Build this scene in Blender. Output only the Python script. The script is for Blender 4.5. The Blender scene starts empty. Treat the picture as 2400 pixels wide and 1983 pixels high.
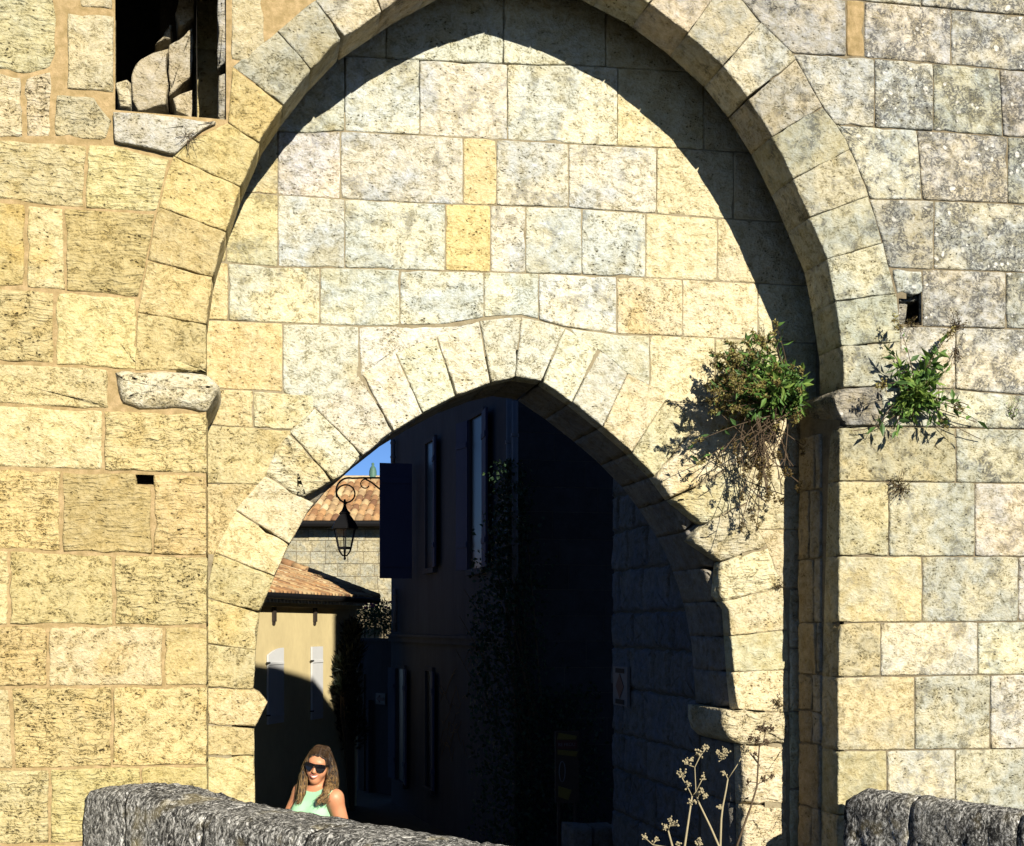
import bpy, bmesh, math, random
import numpy as np
from mathutils import Vector, Matrix, noise
R = math.radians
random.seed(7)
SC = bpy.context.scene
COL = SC.collection

# ------------------------------------------------------------------ camera
F = 3000.0                      # focal length in photo pixels (photo is 2400 wide)
TH = math.atan(700 / F)         # the facade is seen from its left end, camera turned to the right
HZ = 1470.0                     # row of the horizon
CAM = Vector((0.0, -9.5, 2.45))
FW = Vector((math.sin(TH), math.cos(TH), 0)); RT = Vector((math.cos(TH), -math.sin(TH), 0))
cd = bpy.data.cameras.new('camera'); cam = bpy.data.objects.new('camera', cd); COL.objects.link(cam)
cam.location = CAM; cam.rotation_euler = (R(90), 0, -TH)
cd.sensor_width = 36; cd.lens = F / 2400 * 36; cd.shift_y = (HZ - 991.5) / 2400
cd.clip_start = 0.05; cd.clip_end = 2000
SC.camera = cam
# ------------------------------------------------------------------ sky and sun
SUN = Vector((0.22, -1.0, 0.48)).normalized()        # towards the sun
SUN_EL = math.asin(SUN.z)
w = bpy.data.worlds.new('World'); SC.world = w; w.use_nodes = True
nt = w.node_tree; nt.nodes.clear()
sky = nt.nodes.new('ShaderNodeTexSky'); sky.sky_type = 'NISHITA'; sky.sun_disc = False
sky.sun_elevation = SUN_EL; sky.sun_rotation = math.atan2(SUN.x, SUN.y)
sky.air_density = 0.5; sky.dust_density = 0.0; sky.ozone_density = 6.0; sky.altitude = 300
bg = nt.nodes.new('ShaderNodeBackground'); bg.inputs[1].default_value = 0.05
wo = nt.nodes.new('ShaderNodeOutputWorld')
nt.links.new(sky.outputs[0], bg.inputs[0]); nt.links.new(bg.outputs[0], wo.inputs[0])
sl = bpy.data.lights.new('sun', 'SUN'); sl.energy = 5.0; sl.angle = R(0.5); sl.color = (1.0, 0.93, 0.79)
so = bpy.data.objects.new('sun', sl); COL.objects.link(so)
so.rotation_euler = (-SUN).to_track_quat('-Z', 'Y').to_euler(); so.location = (6, -20, 20)
vs = SC.view_settings; vs.view_transform = 'Standard'; vs.look = 'None'; vs.exposure = 1.30; vs.gamma = 1.0
vs.use_curve_mapping = False
SC.cycles.use_adaptive_sampling = True; SC.cycles.adaptive_threshold = .02
SC.cycles.max_bounces = 5; SC.cycles.diffuse_bounces = 2; SC.cycles.glossy_bounces = 2

# ------------------------------------------------------------------ pixel -> place
def ray(px, py):
    return FW + RT * ((px - 1200) / F) + Vector((0, 0, (HZ - py) / F))
def at(px, py, Y):                        # on the plane y = Y (parallel to the facade)
    d = ray(px, py); return CAM + d * ((Y - CAM.y) / d.y)
def atd(px, py, t):                       # at distance t along the optical axis
    return CAM + ray(px, py) * t
def onplane(px, py, p0, n):               # on any plane
    d = ray(px, py); return CAM + d * ((p0 - CAM).dot(n) / d.dot(n))

# ------------------------------------------------------------------ scene-graph helpers
def tag(o, label, cat, group=None, kind=None):
    o['label'] = label
    if cat: o['category'] = cat
    if group: o['group'] = group
    if kind: o['kind'] = kind
    return o
def thing(name, loc, label, cat, group=None):
    o = bpy.data.objects.new(name, None); COL.objects.link(o); o.location = loc; o.empty_display_size = 0.2
    return tag(o, label, cat, group)
def wloc(p): return Vector(p.location)          # children carry the inverse, so this is also the world place
def link(name, me, mat, parent=None, color=None, shift=True):
    """mesh with world coordinates -> object; the parent's place is taken off the vertices"""
    o = bpy.data.objects.new(name, me); COL.objects.link(o)
    if mat is not None and len(me.materials) == 0: me.materials.append(mat)
    if parent is not None:
        o.parent = parent
        if shift:
            o.matrix_parent_inverse = Matrix.Translation(-wloc(parent))
    if color is not None: o.color = color
    return o
def mesh(verts, faces, smooth=False):
    me = bpy.data.meshes.new('m'); me.from_pydata([tuple(v) for v in verts], [], faces); me.update()
    if smooth: me.polygons.foreach_set('use_smooth', [True] * len(me.polygons))
    return me
class MB:
    def __init__(s): s.v = []; s.f = []
    def add(s, vs, fs):
        n = len(s.v); s.v += [tuple(v) for v in vs]; s.f += [tuple(i + n for i in f) for f in fs]; return s
    def hexa(s, p):                       # 8 corners: bottom ring 0-3, top ring 4-7
        return s.add(p, [(0, 3, 2, 1), (4, 5, 6, 7), (0, 1, 5, 4), (1, 2, 6, 5), (2, 3, 7, 6), (3, 0, 4, 7)])
    def box(s, c, sx, sy, sz, ax=None):
        X, Y, Z = ax or (Vector((1, 0, 0)), Vector((0, 1, 0)), Vector((0, 0, 1))); c = Vector(c)
        p = []
        for k in (-1, 1):
            for i, j in ((-1, -1), (1, -1), (1, 1), (-1, 1)):
                p.append(c + X * (i * sx / 2) + Y * (j * sy / 2) + Z * (k * sz / 2))
        return s.hexa(p)
    def slab(s, quad, off):               # quad (4 pts) extruded by vector off
        q = [Vector(x) for x in quad]; return s.hexa(q + [x + off for x in q])
    def tube(s, pts, r, n=6, cap=True):
        pts = [Vector(p) for p in pts]; m = len(pts); rr = r if isinstance(r, (list, tuple)) else [r] * m
        vs = []; ref = None
        for i, p in enumerate(pts):
            t = (pts[min(i + 1, m - 1)] - pts[max(i - 1, 0)]).normalized()
            if ref is None: ref = t.orthogonal().normalized()
            ref = (ref - t * ref.dot(t))
            ref = ref.normalized() if ref.length > 1e-6 else t.orthogonal().normalized()
            b = t.cross(ref)
            for k in range(n):
                a = 2 * math.pi * k / n; vs.append(p + (ref * math.cos(a) + b * math.sin(a)) * rr[i])
        fs = [(i * n + k, i * n + (k + 1) % n, (i + 1) * n + (k + 1) % n, (i + 1) * n + k) for i in range(m - 1) for k in range(n)]
        if cap: fs += [tuple(range(n))[::-1], tuple((m - 1) * n + k for k in range(n))]
        return s.add(vs, fs)
    def lathe(s, c, prof, n=12):          # profile of (r, z)
        c = Vector(c); vs = []
        for r, z in prof:
            for k in range(n):
                a = 2 * math.pi * (k + .5) / n; vs.append(c + Vector((r * math.cos(a), r * math.sin(a), z)))
        m = len(prof)
        fs = [(i * n + k, i * n + (k + 1) % n, (i + 1) * n + (k + 1) % n, (i + 1) * n + k) for i in range(m - 1) for k in range(n)]
        fs += [tuple(range(n))[::-1], tuple((m - 1) * n + k for k in range(n))]
        return s.add(vs, fs)
    def build(s, name, mat, parent=None, smooth=False, color=None):
        return link(name, mesh(s.v, s.f, smooth), mat, parent, color)

# ------------------------------------------------------------------ materials
def newmat(name):
    m = bpy.data.materials.new(name); m.use_nodes = True; t = m.node_tree; t.nodes.clear()
    o = t.nodes.new('ShaderNodeOutputMaterial'); b = t.nodes.new('ShaderNodeBsdfPrincipled')
    t.links.new(b.outputs[0], o.inputs[0]); b.inputs['Specular IOR Level'].default_value = 0.25
    return m, t, b
class N:                                   # small node-graph writer
    def __init__(s, t): s.t = t
    def n(s, typ, ins=None, **kw):
        x = s.t.nodes.new(typ)
        for k, v in kw.items(): setattr(x, k, v)
        for k, v in (ins or {}).items(): s.set(x, k, v)
        return x
    def set(s, x, k, v):
        i = x.inputs[k]
        if isinstance(v, bpy.types.NodeSocket): s.t.links.new(v, i)
        elif isinstance(v, bpy.types.Node): s.t.links.new(v.outputs[0], i)
        else: i.default_value = v
    def math(s, op, a, b=0.5, c=None):
        d = {0: a, 1: b}
        if c is not None: d[2] = c
        return s.n('ShaderNodeMath', d, operation=op).outputs[0]
    def ramp(s, fac, a, b, lo=0.0, hi=1.0):
        x = s.n('ShaderNodeMapRange', {0: fac, 1: a, 2: b, 3: lo, 4: hi}); x.clamp = True; return x.outputs[0]
    def noise(s, vec, scale, detail=4, rough=0.55, dist=0.0):
        return s.n('ShaderNodeTexNoise', {'Vector': vec, 'Scale': scale, 'Detail': detail, 'Roughness': rough, 'Distortion': dist})
    def mix(s, fac, a, b, mode='MIX'):
        x = s.n('ShaderNodeMix', data_type='RGBA', blend_type=mode)
        for k, v in ((0, fac), (6, a), (7, b)):
            if isinstance(v, tuple) and len(v) == 3: v = v + (1,)
            s.set(x, k, v)
        return x.outputs[2]
    def mapv(s, vec, sc):
        return s.n('ShaderNodeMapping', {0: vec, 3: sc}).outputs[0]
def C(r, g, b): return (r, g, b, 1)

def stone_mat(name, pits=1.0, rough_bump=1.0, strata=0.5, lichen=True):
    """weathered limestone; object colour = tint, object alpha = amount of lichen"""
    m, t, b = newmat(name); g = N(t)
    pos = g.n('ShaderNodeNewGeometry').outputs['Position']
    oi = g.n('ShaderNodeObjectInfo')
    col, lich, rnd = oi.outputs['Color'], oi.outputs['Alpha'], oi.outputs['Random']
    wpos = pos; pos = g.n('ShaderNodeVectorMath', {0: pos, 1: g.n('ShaderNodeCombineXYZ', {0: g.math('MULTIPLY', rnd, 37.0), 1: g.math('MULTIPLY', rnd, 11.0), 2: g.math('MULTIPLY', rnd, 23.0)}).outputs[0]}, operation='ADD').outputs[0]
    r2 = g.math('FRACT', g.math('MULTIPLY', rnd, 7.31)); r3 = g.math('FRACT', g.math('MULTIPLY', rnd, 13.77))
    warp = g.n('ShaderNodeVectorMath', {0: pos, 1: g.n('ShaderNodeVectorMath', {0: g.noise(pos, 9.0, 1).outputs['Color'], 1: (.06, .06, .06)}, operation='MULTIPLY').outputs[0]}, operation='ADD').outputs[0]
    big = g.noise(wpos, 1.9, 3, .65).outputs[0]
    mid = g.noise(g.mapv(warp, (1, 1, 1.2)), 11.0, 4, .70).outputs[0]
    fine = g.noise(g.mapv(warp, (1, 1, 1.2)), 46.0, 3, .72).outputs[0]
    st = g.noise(g.mapv(warp, (4.0, 4.0, 30.0)), 1.5, 1, .6).outputs[0] if strata > .6 else mid      # bedding of the stone
    c = g.mix(g.math('MULTIPLY', g.ramp(big, .44, .56), g.ramp(lich, 0, .2, .25, 1.0)), col, g.mix(1.0, col, C(.80, .88, 1.06), 'MULTIPLY'))
    c = g.mix(1.0, c, g.n('ShaderNodeCombineColor', {0: g.ramp(mid, .28, .68, .80, 1.16), 1: g.ramp(mid, .28, .68, .75, 1.18), 2: g.ramp(mid, .28, .68, .60, 1.26)}).outputs[0], 'MULTIPLY')
    c = g.mix(1.0, c, g.n('ShaderNodeCombineColor', {0: g.ramp(fine, .30, .62, .86, 1.12), 1: g.ramp(fine, .30, .62, .84, 1.13), 2: g.ramp(fine, .30, .62, .74, 1.18)}).outputs[0], 'MULTIPLY')
    och = g.ramp(big, .55, .70)                                           # ochre iron stains
    c = g.mix(g.math('MULTIPLY', och, .6), c, g.mix(1.0, c, C(1.0, .84, .52), 'MULTIPLY'))
    # pits: irregular holes and worm tracks with old dirt in them
    v1 = g.n('ShaderNodeTexVoronoi', {'Vector': g.mapv(warp, (1, 1, 1.6)), 'Scale': 21.0, 'Randomness': 1.0})
    pm = g.math('MULTIPLY', g.ramp(v1.outputs[0], .24, .13), g.ramp(mid, .50, .42))
    worm = g.ramp(g.math('ABSOLUTE', g.math('SUBTRACT', fine, .43)), .018, .004)
    pm2 = g.math('MULTIPLY', worm, g.ramp(mid, .50, .42))
    pit = g.math('MULTIPLY', g.math('MAXIMUM', pm, g.math('MULTIPLY', pm2, g.ramp(r3, .2, .9, .1, .85))), g.math('MULTIPLY', g.ramp(r2, .1, .95, .30, 1.0), pits))
    c = g.mix(g.math('MULTIPLY', pit, .80), c, g.mix(1.0, c, C(.20, .14, .08), 'MULTIPLY'))
    # dark lichen crust and pale rosettes, on the stones that carry them
    if lichen:
     l1 = g.noise(warp, 5.0, 3, .72).outputs[0]; l2 = fine
     dk = g.math('MULTIPLY', g.ramp(g.math('ADD', l1, g.math('MULTIPLY', lich, .17)), .58, .68), g.ramp(l2, .42, .54))
     dk = g.math('MULTIPLY', dk, g.ramp(lich, .02, .35))
     c = g.mix(g.math('MULTIPLY', dk, .80), c, C(.028, .028, .027))
     v3 = g.n('ShaderNodeTexVoronoi', {'Vector': warp, 'Scale': 16.0, 'Randomness': 1.0})
     vr = g.n('ShaderNodeSeparateColor', {0: v3.outputs['Color']}).outputs[0]
     ros = g.math('MULTIPLY', g.ramp(g.math('SUBTRACT', v3.outputs[0], g.math('MULTIPLY', g.math('MULTIPLY', vr, vr), .34)), .07, -.02), g.math('MULTIPLY', g.ramp(lich, .3, .9), g.ramp(l1, .44, .52)))
     c = g.mix(g.math('MULTIPLY', ros, g.ramp(fine, .35, .6, .55, .95)), c, C(.44, .43, .40))
    # each block its own tone
    k = g.ramp(rnd, 0, 1, .86, 1.10)
    c = g.mix(1.0, c, g.n('ShaderNodeCombineColor', {0: k, 1: k, 2: k}).outputs[0], 'MULTIPLY')
    g.set(b, 'Base Color', c); b.inputs['Roughness'].default_value = .93; b.inputs['Specular IOR Level'].default_value = .12
    h = g.math('ADD', g.math('MULTIPLY', mid, 1.15), g.math('MULTIPLY', fine, .34))
    h = g.math('ADD', h, g.math('MULTIPLY', st, strata))
    h = g.math('SUBTRACT', h, g.math('MULTIPLY', pit, 1.1))
    bp = g.n('ShaderNodeBump', {'Height': h, 'Strength': .9 * rough_bump, 'Distance': .026})
    g.set(b, 'Normal', bp.outputs[0])
    return m
M = {}
ALB = .455                                   # limestone reflects about .2 to .45
M['stone'] = stone_mat('limestone_lichen')
M['stone_clean'] = stone_mat('limestone', lichen=False)
M['stone_rough'] = stone_mat('limestone_rough', 1.0, 1.3, .75)
M['stone_shaded'] = stone_mat('limestone_shaded', .6, 1.0, .4)  # shaded copy of the limestone; its blocks' colours are darkened to deepen shade

def simple(name, col, rough=.8, var=.25, scale=8.0, bump=.3, bdist=.01, metallic=0.0, col2=None, stretch=(1, 1, 1), spec=.25):
    m, t, b = newmat(name); g = N(t)
    pos = g.n('ShaderNodeNewGeometry').outputs['Position']; v = g.mapv(pos, stretch)
    a = g.noise(v, scale, 6, .65).outputs[0]; f = g.noise(v, scale * 7, 4, .7).outputs[0]
    col = tuple(x * .46 for x in col); c = C(*col)
    if col2: c = g.mix(g.ramp(a, .4, .62), C(*col), C(*[x * .46 for x in col2]))
    s = g.math('MULTIPLY', g.ramp(a, .2, .8, 1 - var, 1 + var), g.ramp(f, .2, .8, 1 - var * .6, 1 + var * .6))
    oi = g.n('ShaderNodeObjectInfo'); k = g.math('MULTIPLY', s, g.ramp(oi.outputs['Random'], 0, 1, 1 - var * .5, 1 + var * .5))
    c = g.mix(1.0, c, g.n('ShaderNodeCombineColor', {0: k, 1: k, 2: k}).outputs[0], 'MULTIPLY')
    g.set(b, 'Base Color', c); b.inputs['Roughness'].default_value = rough; b.inputs['Metallic'].default_value = metallic
    b.inputs['Specular IOR Level'].default_value = spec
    if bump: g.set(b, 'Normal', g.n('ShaderNodeBump', {'Height': g.math('ADD', a, g.math('MULTIPLY', f, .35)), 'Strength': bump, 'Distance': bdist}).outputs[0])
    return m
M['mortar'] = simple('lime_mortar_ochre', (.46, .335, .155), .95, .3, 16, .8, .012, col2=(.52, .38, .20), spec=.1)
M['mortar_grey'] = simple('lime_mortar_grey', (.34, .28, .18), .95, .4, 9, .8, .012, col2=(.17, .14, .09), spec=.1)
M['mortar_pale'] = simple('lime_mortar_pale', (.40, .34, .22), .95, .4, 9, .8, .012, col2=(.22, .18, .11), spec=.1)
M['core'] = simple('rubble_core', (.16, .14, .11), .95, .4, 6, .8, .03, spec=.1)
M['ground'] = simple('worn_paving', (.055, .055, .04), .95, .3, 3, .5, .02)
M['render_yellow'] = simple('ochre_render', (.80, .66, .36), .9, .14, 1.6, .3, .01, spec=.1, stretch=(1, 1, .5))
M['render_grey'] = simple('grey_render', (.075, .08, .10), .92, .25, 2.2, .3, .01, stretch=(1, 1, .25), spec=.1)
M['shutter_blue'] = simple('blue_grey_paint', (.045, .058, .13), .85, .12, 4, .15, .004, stretch=(1, 1, .3))
M['shutter_white'] = simple('white_paint', (.78, .79, .80), .5, .06, 5, .1, .003)
M['iron'] = simple('black_iron', (.008, .008, .009), .7, .2, 30, .2, .002, spec=.12)
M['zinc'] = simple('zinc_pipe', (.16, .17, .20), .7, .15, 9, .1, .002)
M['wood_dark'] = simple('dark_timber', (.05, .035, .025), .8, .3, 8, .4, .006)
M['glass_dark'] = simple('dark_glass', (.012, .016, .026), .35, .1, 3, 0, spec=.15)
M['sign_yellow'] = simple('yellow_board', (.16, .12, .012), .6, .12, 6, .05)
M['sign_red'] = simple('red_board', (.07, .008, .010), .6, .12, 6, .05)
M['white_board'] = simple('white_board', (.14, .15, .17), .6, .08, 6, .05)
M['copper'] = simple('green_copper', (.10, .22, .17), .6, .3, 12, .2)

def tile_mat():
    m, t, b = newmat('clay_tile'); g = N(t)
    pos = g.n('ShaderNodeNewGeometry').outputs['Position']; oi = g.n('ShaderNodeObjectInfo')
    x = g.n('ShaderNodeValToRGB', {0: oi.outputs['Random']}); e = x.color_ramp.elements
    e[0].position = 0; e[0].color = C(.16, .085, .038); e[1].position = 1; e[1].color = C(.35, .28, .16)
    for p, c in ((.22, C(.26, .145, .06)), (.45, C(.30, .22, .11)), (.62, C(.11, .055, .027)), (.8, C(.22, .125, .055))):
        q = e.new(p); q.color = c
    n = g.noise(pos, 9, 5, .7).outputs[0]
    c = g.mix(1.0, x.outputs[0], g.n('ShaderNodeCombineColor', {0: g.ramp(n, .25, .75, .6, 1.25), 1: g.ramp(n, .25, .75, .6, 1.25), 2: g.ramp(n, .25, .75, .65, 1.3)}).outputs[0], 'MULTIPLY')
    g.set(b, 'Base Color', c); b.inputs['Roughness'].default_value = .9
    g.set(b, 'Normal', g.n('ShaderNodeBump', {'Height': n, 'Strength': .4, 'Distance': .01}).outputs[0])
    return m
M['tile'] = tile_mat()

def crust_mat():                            # parapet stone under black and white lichen crust
    m, t, b = newmat('lichen_crusted_stone'); g = N(t)
    pos = g.n('ShaderNodeNewGeometry').outputs['Position']
    warp = g.n('ShaderNodeVectorMath', {0: pos, 1: g.n('ShaderNodeVectorMath', {0: g.noise(pos, 7.0, 4).outputs['Color'], 1: (.12, .12, .10)}, operation='MULTIPLY').outputs[0]}, operation='ADD').outputs[0]
    v = g.mapv(warp, (1.3, 1.3, .8))
    a = g.noise(v, 15, 5, .74, .4).outputs[0]; f = g.noise(g.mapv(warp, (1, 1, .6)), 42, 3, .75).outputs[0]; bg_ = g.noise(pos, 2.3, 3).outputs[0]
    ridge = g.math('ABSOLUTE', g.math('SUBTRACT', a, .5))
    c = g.mix(g.ramp(g.math('ADD', a, g.math('MULTIPLY', g.math('SUBTRACT', bg_, .5), .35)), .40, .56), C(.035, .034, .033), C(.25, .245, .225))
    c = g.mix(g.ramp(f, .50, .62), c, C(.56, .55, .52))
    c = g.mix(g.math('MULTIPLY', g.ramp(f, .45, .37), .9), c, C(.012, .012, .013))
    c = g.mix(g.ramp(ridge, .022, .006), c, C(.008, .008, .009))
    c = g.mix(g.math('MULTIPLY', g.ramp(g.noise(pos, 3.1, 2).outputs[0], .60, .70), .5), c, C(.30, .25, .13))
    g.set(b, 'Base Color', c); b.inputs['Roughness'].default_value = .95; b.inputs['Specular IOR Level'].default_value = .1
    h = g.math('ADD', g.math('MULTIPLY', a, 1.2), g.math('MULTIPLY', f, .45))
    h = g.math('ADD', h, g.ramp(ridge, .0, .05, 0, .5))
    g.set(b, 'Normal', g.n('ShaderNodeBump', {'Height': h, 'Strength': 1.0, 'Distance': .020}).outputs[0])
    return m
M['crust'] = crust_mat()

def leaf_mat(name, ca, cb, cc, br=.58):
    m, t, b = newmat(name); g = N(t)
    a = g.n('ShaderNodeAttribute', attribute_name='tone').outputs['Fac']
    x = g.n('ShaderNodeValToRGB', {0: a}); e = x.color_ramp.elements
    ca, cb, cc = [tuple(x * br for x in q) for q in (ca, cb, cc)]
    e[0].position = 0; e[0].color = C(*ca); e[1].position = 1; e[1].color = C(*cc); q = e.new(.5); q.color = C(*cb)
    g.set(b, 'Base Color', x.outputs[0]); b.inputs['Roughness'].default_value = .55
    tr = g.n('ShaderNodeBsdfTranslucent'); g.set(tr, 'Color', x.outputs[0])
    ms = g.n('ShaderNodeMixShader', {0: .18}); t.links.new(b.outputs[0], ms.inputs[1]); t.links.new(tr.outputs[0], ms.inputs[2])
    t.links.new(ms.outputs[0], [n for n in t.nodes if n.type == 'OUTPUT_MATERIAL'][0].inputs[0])
    return m
M['leaf'] = leaf_mat('valerian_leaf', (.035, .075, .02), (.075, .155, .03), (.18, .26, .05), .80)
M['seed'] = leaf_mat('dry_seed_head', (.07, .04, .015), (.24, .18, .05), (.34, .32, .10))
M['dry'] = leaf_mat('dry_weed', (.06, .04, .015), (.14, .10, .03), (.12, .13, .03))
M['ivy'] = leaf_mat('ivy_leaf', (.012, .03, .012), (.02, .05, .018), (.035, .07, .022))
M['shrub'] = leaf_mat('shadow_leaf', (.004, .008, .004), (.006, .012, .005), (.012, .02, .008))  # near-black leaf colour makes the sunlit shrub read as shadow
M['bush'] = leaf_mat('bush_leaf', (.015, .04, .012), (.04, .08, .02), (.09, .13, .035))
M['stem'] = simple('pale_dry_stem', (.46, .39, .24), .8, .15, 20, .2, .003)
M['stem_dark'] = simple('brown_stem', (.12, .08, .045), .85, .2, 20, .2, .003)
M['flower'] = simple('magenta_petal', (.45, .03, .14), .6, .1, 20, 0)

# ------------------------------------------------------------------ ashlar
FR = {}
def yframe(Y): return (Vector((0, Y, 0)), Vector((1, 0, 0)), Vector((0, 0, 1)), Vector((0, -1, 0)))
def resample(P, step):
    out = []
    Q = []
    for p in P:
        if not Q or math.hypot(p[0] - Q[-1][0], p[1] - Q[-1][1]) > step * .5: Q.append(p)
    if len(Q) > 4 and math.hypot(Q[0][0] - Q[-1][0], Q[0][1] - Q[-1][1]) < step * .5: Q.pop()
    P = Q
    for i, a in enumerate(P):
        b = P[(i + 1) % len(P)]; d = math.hypot(b[0] - a[0], b[1] - a[1]); n = max(1, int(round(d / step)))
        for k in range(n): out.append((a[0] + (b[0] - a[0]) * k / n, a[1] + (b[1] - a[1]) * k / n))
    return out
def area(P): return sum(P[i][0] * P[(i + 1) % len(P)][1] - P[(i + 1) % len(P)][0] * P[i][1] for i in range(len(P))) / 2
def inset(P, d):
    n = len(P); out = []
    for i in range(n):
        a, b, c = P[i - 1], P[i], P[(i + 1) % n]
        tx, ty = c[0] - a[0], c[1] - a[1]; L = math.hypot(tx, ty) or 1
        out.append((b[0] - ty / L * d, b[1] + tx / L * d))
    return out
def smooth(P, k=.5):
    n = len(P)
    return [(P[i][0] * (1 - k) + (P[i - 1][0] + P[(i + 1) % n][0]) * k / 2, P[i][1] * (1 - k) + (P[i - 1][1] + P[(i + 1) % n][1]) * k / 2) for i in range(n)]
NSTONE = [0]
def stone(P2, frame, parent, mat='stone', color=(.6, .5, .3, 0), gap=.006, depth=.05, proud=0.0, amp=.006, step=.05,
          edge=.006, wob=.005, name='stone', chip=.12, soft=.22):
    """one block: outline P2 (u,v metres on the frame's plane), rounded arrises, uneven face, sides running back into the wall"""
    NSTONE[0] += 1
    o, u, v, n = frame
    P = resample(P2, step)
    if area(P) < 0: P.reverse()
    PB = inset(P, -.0015); P = smooth(inset(P, gap), soft)
    s = random.uniform(0, 100)
    P = [(x + wob * noise.noise(Vector((x * 7, z * 7, s))) * 1.6 + wob * .7 * noise.noise(Vector((x * 23, z * 23, s))),
          z + wob * noise.noise(Vector((x * 7, z * 7, s + 9))) * 1.6 + wob * .7 * noise.noise(Vector((x * 23, z * 23, s + 5)))) for x, z in P]
    cx = sum(p[0] for p in P) / len(P); cz = sum(p[1] for p in P) / len(P)
    for _ in range(random.choice((0, 1, 1, 2)) if chip else 0):
        q = P[random.randrange(len(P))]; rad = random.uniform(.05, .11); dp = random.uniform(.10, .24) * min(rad, chip)
        P = [(x + (cx - x) / (math.hypot(cx - x, cz - z) or 1) * dp * max(0, 1 - math.hypot(x - q[0], z - q[1]) / rad), z + (cz - z) / (math.hypot(cx - x, cz - z) or 1) * dp * max(0, 1 - math.hypot(x - q[0], z - q[1]) / rad)) for x, z in P]
    tx, tz = random.gauss(0, .009), random.gauss(0, .009); pr = proud + random.gauss(0, .0025)
    verts = []; m = len(P)
    def put(Q, dep, a, tilt=True):
        for x, z in Q:
            h = a * (noise.noise(Vector((x * 4.5, z * 4.5, s))) * 1.3 + noise.noise(Vector((x * 13, z * 13, s))) * .8 + noise.noise(Vector((x * 31, z * 31, s))) * .4)
            e = (pr if tilt else 0) + h + ((x - cx) * tx + (z - cz) * tz if tilt else 0)
            if tilt and e < -.003: e = -.003 + (e + .003) * .25
            verts.append(o + u * x + v * z + n * (e - dep))
    put(PB, depth, 0, False)
    if depth > .12: put(PB, depth * .5, 0, False); put(P, .05, amp * .3, False)
    put(P, edge * 1.6, amp * .4)
    Q = inset(P, edge); put(Q, edge * .2, amp)
    Q = inset(P, edge * 2.4); put(Q, 0, amp)
    rings = 3
    L = min(max(p[0] for p in P) - min(p[0] for p in P), max(p[1] for p in P) - min(p[1] for p in P))
    sc = [.84, .64, .40, .18] if L > .28 else [.75, .4]
    for q in sc: put([(cx + (x - cx) * q, cz + (z - cz) * q) for x, z in Q], 0, amp)
    nr = len(verts) // m
    verts_c = len(verts); put([(cx, cz)], 0, amp)
    fs = [(r * m + i, r * m + (i + 1) % m, (r + 1) * m + (i + 1) % m, (r + 1) * m + i) for r in range(nr - 1) for i in range(m)]
    fs += [((nr - 1) * m + i, (nr - 1) * m + (i + 1) % m, verts_c) for i in range(m)]
    me = mesh(verts, fs, True)
    c = tuple(color)
    if len(c) == 3: c = c + (0.0,)
    c = (c[0] * ALB, c[1] * ALB, c[2] * ALB, c[3])
    if mat == 'stone' and c[3] < .1: mat = 'stone_clean'
    return link(name, me, M[mat] if isinstance(mat, str) else mat, parent, c)
def lerp(pts, x):                          # polyline as a function of its first coordinate
    if x <= pts[0][0]: (x0, y0), (x1, y1) = pts[0], pts[1] if len(pts) > 1 else (pts[0][0] + 1, pts[0][1])
    elif x >= pts[-1][0]: (x0, y0), (x1, y1) = pts[-2] if len(pts) > 1 else (pts[-1][0] - 1, pts[-1][1]), pts[-1]
    else:
        for i in range(len(pts) - 1):
            if pts[i][0] <= x <= pts[i + 1][0]: (x0, y0), (x1, y1) = pts[i], pts[i + 1]; break
    return y0 + (y1 - y0) * (x - x0) / ((x1 - x0) or 1)
def yfun(c):                               # x as a function of y: constant, slanted pair or curve sorted by y
    if isinstance(c, (int, float)): return lambda y: c
    return lambda y: lerp(c, y)
def cellpoly(L, Rr, T, B):
    fl, fr = yfun(L), yfun(Rr)
    def corner(fx, line):
        y = lerp(line, fx(lerp(line, 0) if False else line[0][1]))
        for _ in range(8): y = lerp(line, fx(y))
        return fx(y), y
    tl, tr, bl, br = corner(fl, T), corner(fr, T), corner(fl, B), corner(fr, B)
    P = []
    def side(f, a, b):
        n = max(1, int(abs(b[1] - a[1]) / 25))
        return [(f(a[1] + (b[1] - a[1]) * i / n), a[1] + (b[1] - a[1]) * i / n) for i in range(n)]
    P += side(fl, bl, tl)
    P += [tl] + [(x, y) for x, y in T if tl[0] + 4 < x < tr[0] - 4]
    P += side(fr, tr, br)
    P += [br] + [(x, y) for x, y in reversed(B) if bl[0] + 4 < x < br[0] - 4]
    return P
def topl(P, Y):                            # photo outline -> wall plane metres
    return [(p.x, p.z) for p in (at(x, y, Y) for x, y in P)]
def sub(poly, a, b):                       # piece of a polyline between the points nearest to a and b
    def par(q):
        best = None
        for i in range(len(poly) - 1):
            p0, p1 = poly[i], poly[i + 1]; dx, dy = p1[0] - p0[0], p1[1] - p0[1]; L = dx * dx + dy * dy
            k = max(0, min(1, ((q[0] - p0[0]) * dx + (q[1] - p0[1]) * dy) / L)); d = math.hypot(p0[0] + k * dx - q[0], p0[1] + k * dy - q[1])
            if best is None or d < best[0]: best = (d, i + k)
        return best[1]
    ta, tb = par(a), par(b)
    def pt(t): i = min(int(t), len(poly) - 2); k = t - i; return (poly[i][0] + (poly[i + 1][0] - poly[i][0]) * k, poly[i][1] + (poly[i + 1][1] - poly[i][1]) * k)
    mid = [poly[i] for i in range(len(poly)) if min(ta, tb) + .02 < i < max(ta, tb) - .02]
    if ta > tb: mid.reverse()
    return [pt(ta)] + mid + [pt(tb)]
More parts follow.
